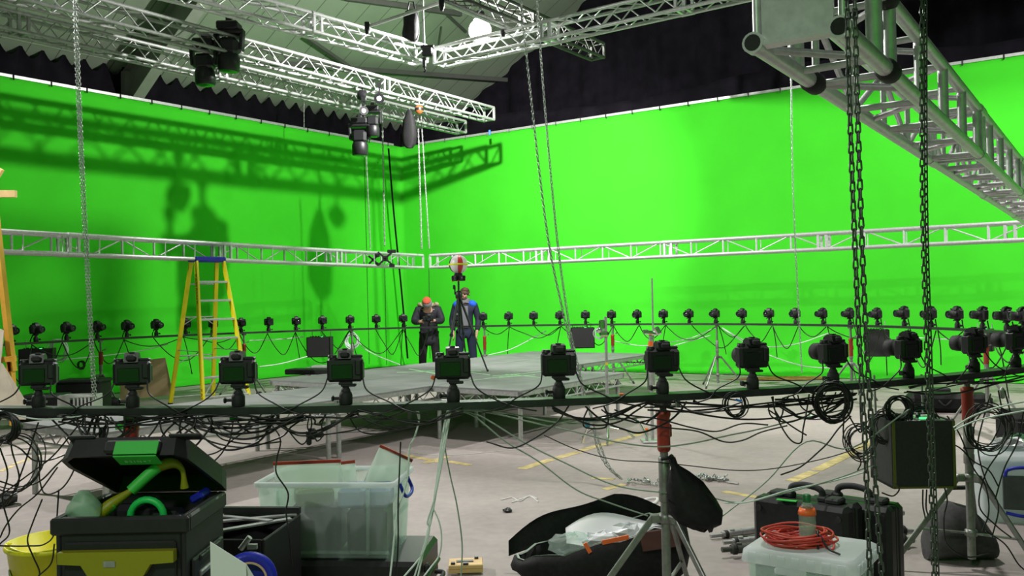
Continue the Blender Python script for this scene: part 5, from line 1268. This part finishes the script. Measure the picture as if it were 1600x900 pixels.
MB().box((-.02, -.02, .012), (.20, .24, .016), None, .004).cyl((-.07, -.06, .02), (-.07, -.06, .13), .018, n=10).obj('base_plate', steel, o)
MB().cyl((-.07, -.06, .13), (-.07, -.06, .15), .018, n=10).obj('red_cap', orange, o)
o = T('low_stand', 'low chrome tube frame on the floor with blue tape, below the slanting chains', 'stand', F(928, 690, 0))
MB().tube(smooth_path([P(910, 692, 9.0) - o.location, P(922, 660, 8.95) - o.location, P(932, 654, 8.95) - o.location, P(985, 655, 8.95) - o.location, P(998, 660, 8.95) - o.location, P(1010, 684, 8.95) - o.location]), .012, 8).obj('tube_frame', chrome, o)
MB().box(P(918, 662, 8.95) - o.location, (.05, .05, .08), None, .01).obj('blue_tape', mat('teal_tape', (.02, .14, .20), .5), o)
# ------------------------------------------------------------------ floor markings, chalk, debris
def mark(name, m, segs, w, z=.0015):
    b = MB()
    for (a, c) in segs:
        p, q = F(*a), F(*c); b.bar(p, q, w, .002)
    for i, v in enumerate(b.v): b.v[i] = (v[0], v[1], v[2] + z)
    return struct(b, name, m)
mark('floor_marking_yellow', yline, [((815, 733), (862, 718)), ((866, 717), (905, 706)), ((908, 704), (1010, 676))], .10)
mark('floor_marking_yellow', yline, [((630, 711), (690, 722)), ((664, 724), (700, 713)), ((700, 721), (735, 727))], .08)
mark('floor_marking_yellow', yline, [((1236, 752), (1272, 737)), ((1276, 735), (1335, 706)), ((1340, 703), (1400, 672))], .10)
mark('floor_marking_yellow', yline, [((1130, 768), (1200, 780)), ((945, 765), (975, 757)), ((925, 747), (960, 749))], .07)
mark('floor_marking_yellow', yline, [((20, 726), (62, 712)), ((0, 737), (20, 728))], .05)
def chalkline(pts, w=.012):
    p = smooth_path([F(x, y) + UP * .003 for x, y in pts], 5); return struct(MB().tube(p, w / 2, 4), 'floor_marking_chalk', chalk)
chalkline([(783, 782), (800, 778), (812, 784), (826, 776), (840, 780)]); chalkline([(800, 786), (824, 777), (832, 778), (841, 785)])
chalkline([(1003, 786), (1012, 781), (1027, 780), (1022, 788), (1004, 789)], .03)
chalkline([(620, 705), (700, 712), (830, 700)], .008)
def wad(name, lab, cat, px, py, m, w, h, seed, L=1.0):
    rn = random.Random(seed); b = MB(); nn, mm2 = 14, 6
    vs = []
    for a in range(mm2 + 1):
        for q in range(nn):
            k = rn.uniform(.7, 1.25); vs.append(Vector((w * L * math.sin(PI * a / mm2) * math.cos(2 * PI * q / nn) * k, w * math.sin(PI * a / mm2) * math.sin(2 * PI * q / nn) * k, max(.001, (h / 2 - h / 2 * math.cos(PI * a / mm2)) * rn.uniform(.8, 1.1)))))
    b.add(vs, [(a * nn + q, a * nn + (q + 1) % nn, (a + 1) * nn + (q + 1) % nn, (a + 1) * nn + q) for a in range(mm2) for q in range(nn)])
    return thing(b, name, m, lab, cat, None, F(px, py))
wad('rag', 'tiny dark scrap on the bare floor at centre', 'scrap', 793, 800, blk, .035, .03, 1)
wad('chain_heap', 'small heap of silver chain on the floor left of the heavy chain', 'chain', 1271, 655, foil, .09, .06, 2, 1.2)
def pile(lab, px0, py0, px1, py1, n, seed, r=.0045):
    rn = random.Random(seed); a, b = F(px0, py0), F(px1, py1); pts = []
    for i in range(n): t = i / (n - 1); p = a.lerp(b, t); pts.append(p + Vector((rn.uniform(-.05, .05), rn.uniform(-.09, .09), .012 + rn.uniform(0, .03))))
    m = MB(); chain_pts(pts, .028, r, .026, m, .5, 8, 4); return thing(m, 'chain', chainm, lab, 'chain')
pile('silver chain piled on the bare floor right of the middle stand', 1085, 750, 1136, 752, 26, 4)
pile('silver chain trailing on the floor left of the middle stand', 978, 755, 1030, 757, 12, 6)
thing(MB().cyl(F(1136, 755) + UP * .01, F(1154, 758) + UP * .01, .008, n=6), 'steel_pin', steel, 'short dark steel pin at the end of the piled chain on the floor', 'pin')
wad('orange_cable_heap', 'flat heap of orange and brown cable on the floor by the right screen hem', 'cable', 1225, 592, mat('brown_cable', (.36, .15, .06), .7, 0, (20, .4)), .35, .035, 8, 2.6)
wad('dark_lump', 'dark lump on the floor at the left edge behind the wires', 'lump', 6, 790, blk2, .10, .10, 9)
# ------------------------------------------------------------------ cables
def cable(pts, r, m, label, group=None, name='cable', k=6, n=6):
    return thing(MB().tube(smooth_path([P(*p) if isinstance(p, tuple) else p for p in pts], k), r, n), name, m, label, 'cable', group)
WD = 3.98
# white cables
gW = 'pale network cables fanning from below the fifth near camera'
cable([(700, 640, 3.95), (694, 665, 3.95), (688, 705, 3.95), (678, 780, 3.95), (664, 850, 3.9), (650, 915, 3.85)], .0042, whitec, 'pale cable dropping steeply past the clear crate, nearest to the crate', gW)
cable([(702, 640, 3.93), (697, 668, 3.93), (690, 710, 3.93), (678, 790, 3.93), (668, 835, 3.9), (648, 900, 3.85), (640, 930, 3.8)], .0042, whitec, 'pale cable dropping steeply past the clear crate, middle of three', gW)
cable([(704, 640, 3.91), (700, 668, 3.91), (691, 720, 3.91), (680, 775, 3.9), (668, 815, 3.9), (671, 826, 3.9), (660, 865, 3.88), (628, 905, 3.85)], .0040, whitec, 'pale cable dropping steeply and swerving toward the crate foot', gW)
cable([(676, 792, 4.1), (686, 815, 4.1), (690, 840, 4.1), (686, 868, 4.08), (672, 888, 4.05), (655, 910, 4.0)], .0042, whitec, 'short pale cable curving down beside the black case handle', gW)
cable([(652, 640, 3.95), (655, 655, 3.95), (648, 682, 3.95), (640, 700, 3.95), (638, 735, 3.95), (634, 760, 3.95), (622, 795, 3.95), (617, 830, 3.92), (613, 870, 3.9), (608, 915, 3.85)], .0042, whitec, 'pale cable looping off the rail and down the right end of the clear crate', gW)
cable([(548, 640, 3.92), (575, 634, 3.90), (610, 632, 3.90), (638, 633, 3.92), (650, 640, 3.94), (655, 655, 3.95)], .0042, whitec, 'pale cable laid along the near rail above the clear crate')
cable([(694, 690, 4.0), (697, 710, 4.0), (705, 750, 4.0), (714, 790, 4.0), (722, 850, 4.0), (720, 905, 3.95)], .0035, greyc, 'thin grey-green cable dropping to the small wooden board')
gF = 'grey-green cables sagging right from the fifth near camera'
fan = [
 ([(706, 640, 3.95), (740, 650, 3.95), (790, 690, 3.97), (840, 720, 4.0), (900, 765, 4.0), (950, 785, 4.05), (1012, 806, 4.1)], 'grey-green cable sagging lowest to the hub of the middle stand'),
 ([(706, 640, 3.95), (750, 650, 3.95), (820, 692, 3.97), (880, 722, 4.0), (960, 758, 4.0), (1040, 770, 4.02), (1100, 775, 4.1), (1150, 785, 4.1), (1200, 777, 4.2), (1300, 750, 4.3), (1360, 728, 4.35)], 'long grey-green cable sagging past the black cloth bag to the hard cases'),
 ([(706, 640, 3.95), (760, 644, 3.95), (840, 662, 3.97), (900, 675, 3.98), (960, 690, 4.0), (1025, 698, 4.0), (1080, 693, 4.0), (1140, 680, 4.05), (1180, 672, 4.1), (1250, 655, 4.2), (1320, 640, 4.3)], 'grey-green cable sagging past the red collar of the middle stand'),
 ([(706, 640, 3.95), (770, 642, 3.95), (840, 655, 3.97), (890, 662, 3.98), (950, 656, 4.0), (1010, 652, 4.05)], 'grey-green cable running level just below the rail'),
 ([(850, 680, 4.0), (900, 702, 4.0), (960, 718, 4.0), (1025, 722, 4.02), (1080, 728, 4.05), (1150, 735, 4.1), (1210, 732, 4.2), (1290, 716, 4.3), (1350, 697, 4.35)], 'thin brown cable crossing level behind the middle stand'),
 ([(1420, 640, 4.4), (1330, 700, 4.35), (1260, 690, 4.3), (1200, 750, 4.25), (1150, 790, 4.2), (1112, 815, 4.15), (1070, 815, 4.1), (1044, 812, 4.05)], 'grey-green cable rising from the middle stand hub toward the hanging box'),
]
for pts, lab in fan: cable(pts, .0036 if 'brown' not in lab else .0025, greyc if 'brown' not in lab else blackc, lab, gF)
cable([(1132, 786, 4.1), (1165, 785, 4.1), (1200, 776, 4.15), (1240, 764, 4.3), (1300, 752, 4.45), (1350, 738, 4.5)], .0042, whitec, 'pale cable laid over the tops of the black hard cases')
cable([(1490, 668, 4.3), (1520, 650, 4.3), (1560, 636, 4.25), (1610, 626, 4.2)], .0042, whitec, 'pale cable rising to the right edge beside the right stand', 'pale cables at the right edge')
cable([(1492, 672, 4.32), (1530, 656, 4.3), (1610, 640, 4.2)], .0042, whitec, 'lower pale cable running to the right edge beside the right stand', 'pale cables at the right edge')
cable([(0, 642, 3.85), (60, 655, 3.88), (130, 650, 3.9), (200, 640, 3.9), (240, 642, 3.9), (262, 660, 3.9), (300, 640, 3.9), (370, 634, 3.9), (410, 636, 3.9)], .0036, whitec, 'pale cable snaking along the left of the near rail')
# far white cables
gfw = 'pale cables sagging below the far rail'
for pts, lab in (([(20, 556, 13.6), (80, 562, 14), (150, 557, 14.6), (220, 548, 15.2), (262, 538, 15.4)], 'pale cable sagging below the far rail left of the ladder'),
                 ([(390, 532, 15.9), (440, 530, 16.1), (475, 526, 16.3)], 'pale cable below the far rail right of the ladder'),
                 ([(405, 573, 14.9), (440, 568, 15.2), (480, 557, 15.6)], 'low pale cable from the low deck to the equipment box'),
                 ([(560, 533, 16.6), (570, 545, 16.5), (590, 556, 16.4), (625, 570, 16.0)], 'pale cable running from the white coil to the stage'),
                 ([(735, 570, 16.5), (760, 556, 16.6), (800, 545, 16.6), (853, 517, 16.5)], 'pale cable rising from the tripod stand to the far rail'),
                 ([(960, 533, 16.4), (1000, 540, 16.2), (1040, 536, 16.2), (1080, 528, 16.1), (1118, 512, 16.0)], 'pale cable drooping between two far stands right of the slim poles'),
                 ([(1030, 548, 16.0), (1060, 538, 16.0), (1110, 524, 16.0)], 'pale cable beside the thin rod below the far rail'),
                 ([(1128, 512, 15.9), (1160, 530, 15.8), (1200, 542, 15.6), (1250, 536, 15.4), (1296, 520, 15.2)], 'pale cable drooping below the far rail at right'),
                 ([(1130, 514, 15.9), (1180, 545, 15.7), (1240, 568, 15.4), (1290, 575, 15.2), (1345, 570, 15.0)], 'low pale cable drooping to the floor at right'),
                 ([(1420, 527, 14.2), (1480, 530, 13.6), (1540, 527, 13), (1610, 529, 12.5)], 'pale cable below the far rail at the right edge')):
    cable(pts, .009, whitec, lab, gfw, n=5)
def coil(lab, px, py, d, r, n, m, seed, rt=.006, flat=.4, group=None, name='cable_coil'):
    rn = random.Random(seed); c = P(px, py, d); b = MB()
    for k in range(n):
        a_, b_ = r * rn.uniform(.75, 1.1), r * rn.uniform(.8, 1.15); ph = rn.uniform(0, 6); o = Vector((rn.uniform(-.2, .2) * r, rn.uniform(-.2, .2) * r * flat, rn.uniform(-.15, .15) * r)); tl = rn.uniform(-flat, flat)
        b.tube([o + Vector((a_ * math.cos(t), tl * a_ * math.cos(t + ph), b_ * math.sin(t))) for t in [2 * PI * q / 22 for q in range(22)]], rt, 5, True)
    return thing(b, name, m, lab, 'cable', group, c)
coil('coiled white cable hanging on the far stand left of the two people', 550, 532, 16.6, .125, 7, whitec, 1, .009)
coil('coiled pale cable hanging below the far rail above the black cases', 92, 548, 13.9, .15, 7, whitec, 2, .008)
coil('coiled clear cable on the slim chrome stand clamp', 936, 522, 9.4, .05, 6, whitec, 3, .004)
coil('small black cable coil hanging below the far rail left of the ladder', 127, 570, 14.4, .06, 5, blk, 4, .008)
cable([(20, 640, 6), (40, 630, 6.5), (60, 615, 7), (95, 600, 8)], .006, whitec, 'short pale cable behind the first near camera') if False else None
# far black cables hanging between the cameras
rn = random.Random(11); gfb = 'thin black cables drooping below the far rail'
SHARED = 'thin black cable drooping below the far rail'
for i in range(len(FPOS) - 1):
    if FAR[i] in (671, 713): continue
    a, b = FPOS[i], FPOS[min(len(FPOS) - 1, i + rn.choice((1, 1, 2)))]
    out = (a - RC).normalized() * .06
    z0 = TOP + .08; sag = rn.uniform(.12, .55)
    p = [a + out + UP * (TOP + .10), a + out * 1.5 + UP * (RH - .02), a.lerp(b, .3) + out + UP * (RH - sag * rn.uniform(.6, 1)), a.lerp(b, .62) + out + UP * (RH - sag), b + out * 1.2 + UP * (RH - .03)]
    cable(p, .008, blackc, SHARED, gfb, n=5, k=5)
    if i % 2 == 0:
        s_ = rn.uniform(-.2, .2); q = [a + out * 1.5 + UP * (RH - .01), a + out * 2 + Vector((s_ * .5, 0, RH - .25)), a + out * 2 + Vector((s_, 0, RH - rn.uniform(.35, .85)))]
        cable(q, .008, blackc, 'black cable end dangling below the far rail', 'black cable ends dangling below the far rail', n=5)
# near black cables: each camera's lead down to the rail
gnl = 'black camera leads on the near rail'
for i, p in enumerate(NPOS):
    d = (RC - p).normalized(); s_ = Vector((-d.y, d.x, 0)); out = -d
    for side in ((-1, 1) if i != 3 else (1, -1)):
        q = [p + s_ * (side * .075) + out * .01 + UP * (TOP + .12), p + s_ * (side * .10) + out * .035 + UP * (TOP + .06), p + s_ * (side * (.17 + .05 * rn.random())) + out * .045 + UP * (TOP + .012), p + s_ * (side * .27) + out * .06 + UP * (RH - .01), p + s_ * (side * .36) + out * .06 + UP * (RH - .03)]
        cable(q, .0035, blackc, 'black lead %s of the %s near camera from the left' % ('left' if side * (s_.x) < 0 else 'right', ordn(i + 1)), gnl)
# bundles along the near rail and loops under it
def rp_(x, far=False): return ring_hit(x, 600, far)
def rail_pt(x, dz=0.0, out=.06): p = rp_(x); d = (RC - p).normalized(); return p - d * out + UP * (RH + dz)
gb = 'black cables bundled along the near rail'
for (x0, x1, nb, dz) in ((110, 300, 6, -.025), (300, 480, 7, -.025), (430, 560, 4, -.02), (560, 720, 3, -.02), (860, 1010, 4, -.025), (1000, 1320, 5, -.03), (1200, 1320, 4, -.045), (1400, 1600, 4, -.03)):
    for k in range(nb):
        n_ = 7; ph = rn.uniform(0, 6); sag = rn.uniform(.0, .09)
        pts = []
        for j in range(n_):
            t = j / (n_ - 1); x = x0 + (x1 - x0) * t + rn.uniform(-3, 3)
            pts.append(rail_pt(x, dz - sag * math.sin(PI * t) + .018 * math.sin(ph + 5 * t), .055 + rn.uniform(-.01, .02)))
        cable(pts, rn.choice((.0036, .0045, .0055)), blackc, 'black cable bundled along the near rail', gb)
gl_ = 'black cables hanging in loops below the near rail'
def loops(x0, x1, n, lo, hi, seed, lab, group, m=blackc, r=(.0034, .0048)):
    rn = random.Random(seed)
    for k in range(n):
        a, b = sorted((rn.uniform(x0, x1), rn.uniform(x0, x1)))
        if b - a < 25: b = a + 25
        sag = rn.uniform(lo, hi); pa, pb = rail_pt(a, -.02), rail_pt(b, -.02); o1 = rn.uniform(-.05, .08)
        pts = [pa]
        for t in (.15, .35, .55, .75, .9):
            p = pa.lerp(pb, t); pts.append(p + UP * (-sag * (1 - (2 * t - 1) ** 2) * rn.uniform(.93, 1.05)) + Vector((rn.uniform(-.02, .02), -o1 * math.sin(PI * t), 0)))
        pts.append(pb); cable(pts, rn.uniform(*r), m, lab, group)
loops(90, 330, 8, .05, .20, 1, 'black cable looping below the near rail', gl_)
loops(260, 500, 8, .04, .18, 2, 'black cable looping below the near rail', gl_)
loops(860, 1180, 2, .05, .14, 3, 'black cable looping below the near rail', gl_)
loops(1180, 1330, 5, .05, .22, 4, 'black cable looping below the near rail', gl_)
# drooping leads traced one by one
gd = 'black cables dangling from the near rail'
D = [
 ([(318, 640), (340, 680), (362, 690), (400, 694), (440, 690)], 'black cable drooping from the rail above the toolbox'),
 ([(365, 655), (358, 690), (340, 706), (312, 714)], 'black cable curling onto the toolbox lid'),
 ([(410, 645), (395, 665), (360, 690), (345, 710), (328, 727)], 'black cable running down behind the toolbox lid corner'),
 ([(425, 640), (445, 665), (465, 690), (475, 693), (483, 680), (487, 674)], 'black cable drooping to the three-way plug'),
 ([(455, 635), (480, 640), (487, 660), (484, 676)], 'black cable curving down to the three-way plug from above'),
 ([(500, 680), (530, 676), (560, 670), (600, 655), (640, 640), (666, 632)], 'black cable rising from the three-way plug to the fifth camera'),
 ([(425, 645), (424, 662), (436, 680), (438, 695), (433, 715), (432, 740), (450, 770), (447, 800), (452, 835), (455, 865), (457, 885)], 'black cable hanging down the front of the clear crate'),
 ([(626, 690), (624, 740), (622, 790), (622, 850), (618, 910)], 'black cable hanging past the blue handle of the clear crate'),
 ([(540, 640), (560, 672), (590, 678), (620, 672), (660, 662), (700, 645)], 'black cable sagging between fourth and fifth near cameras'),
 ([(150, 645), (142, 662), (132, 690), (120, 712)], 'thick black cable dropping left of the red collared stand'),
 ([(155, 645), (148, 668), (145, 700)], 'thick black cable end dropping beside the left stand'),
 ([(160, 648), (170, 655), (166, 664), (163, 690)], 'black lead with a plug hanging below the rail left of the stand'),
 ([(140, 648), (100, 662), (70, 668), (40, 672)], 'black cable reaching left from the rail over the deck corner'),
 ([(135, 648), (110, 680), (80, 715), (40, 745), (0, 775)], 'black cable sweeping down to the left edge'),
 ([(120, 700), (90, 725), (62, 752), (30, 760), (0, 752)], 'black cable sagging level near the left deck leg'),
 ([(110, 690), (120, 720), (100, 760), (72, 772), (62, 750), (60, 715), (40, 690), (10, 680)], 'black cable looping round the left deck leg'),
 ([(90, 730), (60, 770), (30, 795), (10, 820), (0, 840)], 'black cable dropping to the bucket rim'),
 ([(66, 780), (50, 820), (43, 845), (52, 870), (62, 895), (55, 915)], 'black cable falling in front of the yellow bucket'),
 ([(92, 765), (86, 830), (70, 850), (45, 853), (10, 853), (-10, 852)], 'black cable lying across the yellow bucket rim'),
 ([(0, 700), (12, 740), (4, 780), (15, 830), (0, 850)], 'black cable hanging at the left edge'),
 ([(20, 660), (18, 700), (30, 750), (10, 790)], 'thin black cable hanging at the left edge, second'),
 ([(60, 660), (40, 720), (20, 770), (-5, 800)], 'thin black cable slanting at the left edge'),
 ([(4, 690), (30, 700), (55, 720), (90, 715), (140, 690), (165, 665)], 'thin black cable rising from the left edge to the rail'),
 ([(85, 850), (80, 880), (60, 900)], 'black cable ending below the bucket rim'),
 ([(890, 632), (870, 660), (835, 685), (800, 700), (760, 690)], 'black cable sagging left below the sixth camera'),
 ([(918, 640), (912, 655), (915, 668), (945, 668), (950, 650), (940, 640)], 'black cable loop under the rail by the chains'),
 ([(960, 640), (1000, 660), (1040, 668), (1090, 674), (1130, 690), (1160, 688), (1190, 675), (1230, 665)], 'black cable sagging across the middle stand'),
 ([(945, 645), (990, 650), (1030, 655), (1080, 668), (1120, 674), (1160, 662), (1200, 664)], 'black cable sagging level behind the red collar'),
 ([(1055, 625), (1075, 640), (1100, 645), (1125, 640), (1160, 628)], 'black lead with inline plug right of the middle stand'),
 ([(1035, 640), (1020, 652), (1010, 662)], 'short black lead on the middle stand'),
 ([(1200, 640), (1215, 650), (1240, 668), (1260, 680)], 'black cable end right of the coil'),
 ([(1270, 640), (1260, 650), (1230, 660), (1205, 650), (1200, 630)], 'black cable loop left of the big coil'),
 ([(1330, 650), (1310, 670), (1295, 690), (1280, 705), (1250, 730), (1220, 742)], 'thin black cable reaching down-left from the big coil'),
 ([(1320, 640), (1318, 680), (1330, 700), (1345, 720), (1340, 735)], 'black cable dropping beside the heavy chain'),
 ([(1480, 650), (1500, 680), (1520, 730), (1540, 760), (1545, 800), (1535, 830)], 'black cable dropping past the right stand'),
 ([(1560, 610), (1565, 650), (1550, 690), (1530, 700), (1505, 700)], 'black cable curling right of the right stand'),
 ([(1570, 610), (1580, 660), (1565, 700), (1540, 740), (1530, 790), (1555, 820), (1580, 840)], 'black cable weaving down at the right edge'),
 ([(1548, 615), (1535, 660), (1528, 700), (1540, 750), (1560, 790), (1550, 840)], 'black cable hanging in front of the clear box'),
 ([(1600, 640), (1590, 690), (1570, 730), (1555, 780)], 'black cable at the right edge'),
 ([(1478, 690), (1500, 700), (1520, 720), (1545, 735), (1560, 760)], 'black cable from the hanging box to the right stand'),
 ([(1470, 745), (1480, 780), (1475, 810), (1480, 850), (1510, 870), (1545, 865)], 'black cable looping at the foot of the right stand'),
 ([(1442, 765), (1442, 790), (1446, 810)], 'pair of thin leads hanging under the equipment box, left one'),
 ([(1448, 765), (1447, 792), (1450, 805)], 'pair of thin leads hanging under the equipment box, right one'),
 ([(1540, 830), (1570, 850), (1590, 880), (1600, 890)], 'black cable running along the floor to the right edge'),
 ([(1378, 770), (1395, 775), (1405, 765), (1400, 755)], 'small cable loop below the hanging equipment box'),
]
for pts, lab in D:
    left = pts[0][0] < 170
    dd = [3.95 if not left else 3.9] * len(pts)
    if pts[0][0] > 1450: dd = [4.45] * len(pts)
    elif pts[0][0] > 1180: dd = [4.15] * len(pts)
    cable([(x, y, d + .012 * math.sin(i * 2.1)) for i, ((x, y), d) in enumerate(zip(pts, dd))], .0036 if 'thick' not in lab else .006, blackc, lab, gd)
thing(MB().box((0, 0, 0), (.05, .03, .05), None, .012).box((.03, 0, -.005), (.05, .022, .022), None, .006).box((-.012, 0, -.03), (.022, .022, .04), None, .006), 'cable_plug', blk, 'black three-way plug hanging below the near rail over the clear crate', 'plug', None, P(487, 678, 3.95))
thing(MB().lathe([(.006, .03), (.014, .024), (.016, 0), (.015, -.03), (.008, -.036)], n=12), 'cable_plug', blk, 'black inline plug hanging below the rail beside the left stand', 'plug', None, P(160, 678, 3.9))
for (px, py, lab, an) in ((1056, 626, 'black inline plug right of the middle camera, upper', .7), (1088, 629, 'black inline plug right of the middle camera, lower', .5)): thing(MB().box((0, 0, 0), (.034, .016, .014), RY(an), .004), 'cable_plug', blk, lab, 'plug', None, P(px, py, 4.08))
coil('big coil of black cable hanging under the ninth near camera', 1303, 622 + 6, 4.2, .085, 14, blackc, 12, .0035, .35)
coil('small coil of black cable hanging right of the eighth near camera', 1148, 632, 4.05, .052, 7, blackc, 13, .003, .3)
coil('coil of black cable hanging at the left end of the near rail', 6, 668, 3.8, .06, 12, blackc, 14, .0038, .4)
coil('loose black cable loops on top of the hanging equipment box, left', 1385, 668, 4.5, .075, 9, blackc, 15, .0035, .8)
coil('loose black cable loops on top of the hanging equipment box, right', 1440, 662, 4.5, .085, 8, blackc, 16, .0035, .8)
coil('tall black cable loops tied above the hanging equipment box', 1402, 640, 4.5, .06, 8, blackc, 17, .004, .5)
coil('loose black cable loops hanging left of the equipment box', 1345, 690, 4.4, .075, 7, blackc, 18, .0032, .5)
coil('loose black cable loops hanging right of the right stand', 1545, 670, 4.5, .11, 8, blackc, 19, .0032, .6)
coil('loose black cable loops at the left edge over the floor', 20, 720, 3.85, .12, 5, blackc, 20, .0026, .6)
# small coloured marks on the near rail
thing(MB().box((0, 0, 0), (.045, .006, .024), None, .002), 'green_tape', mat('neon_tape', (.04, .75, .06), .5), 'bright green tape flag below the rail beside the left stand', 'tape', 'tape flags on the near rail', P(188, 667, 3.95))
thing(MB().box((0, 0, 0), (.03, .006, .022), None, .002), 'green_tape', MATS['neon_tape'], 'bright green tape flag below the third near camera', 'tape', 'tape flags on the near rail', P(364, 654, 3.88))
thing(MB().box((0, 0, 0), (.022, .016, .018), RY(.5), .004), 'orange_tag', orange, 'orange tag on the lead of the fifth near camera', 'tag', None, P(677, 590, 3.88))
thing(MB().box((0, 0, 0), (.02, .02, .008), None, .002), 'orange_tag', orange, 'orange-pink tag lying on the rail left of the middle stand', 'tag', None, P(971, 616, 4.0))
thing(MB().box((0, 0, 0), (.03, .02, .01), RY(.3), .002), 'blue_tag', bluetape, 'blue tag on the cable coil right of the eighth camera', 'tag', None, P(1155, 626, 4.05))
thing(MB().lathe([(.004, .03), (.012, .02), (.012, -.025), (.004, -.03)], n=10), 'cable_connector', steel, 'grey connector with orange ring hanging right of the right stand', 'connector', None, P(1566, 614, 4.6))
bpy.context.view_layer.update()
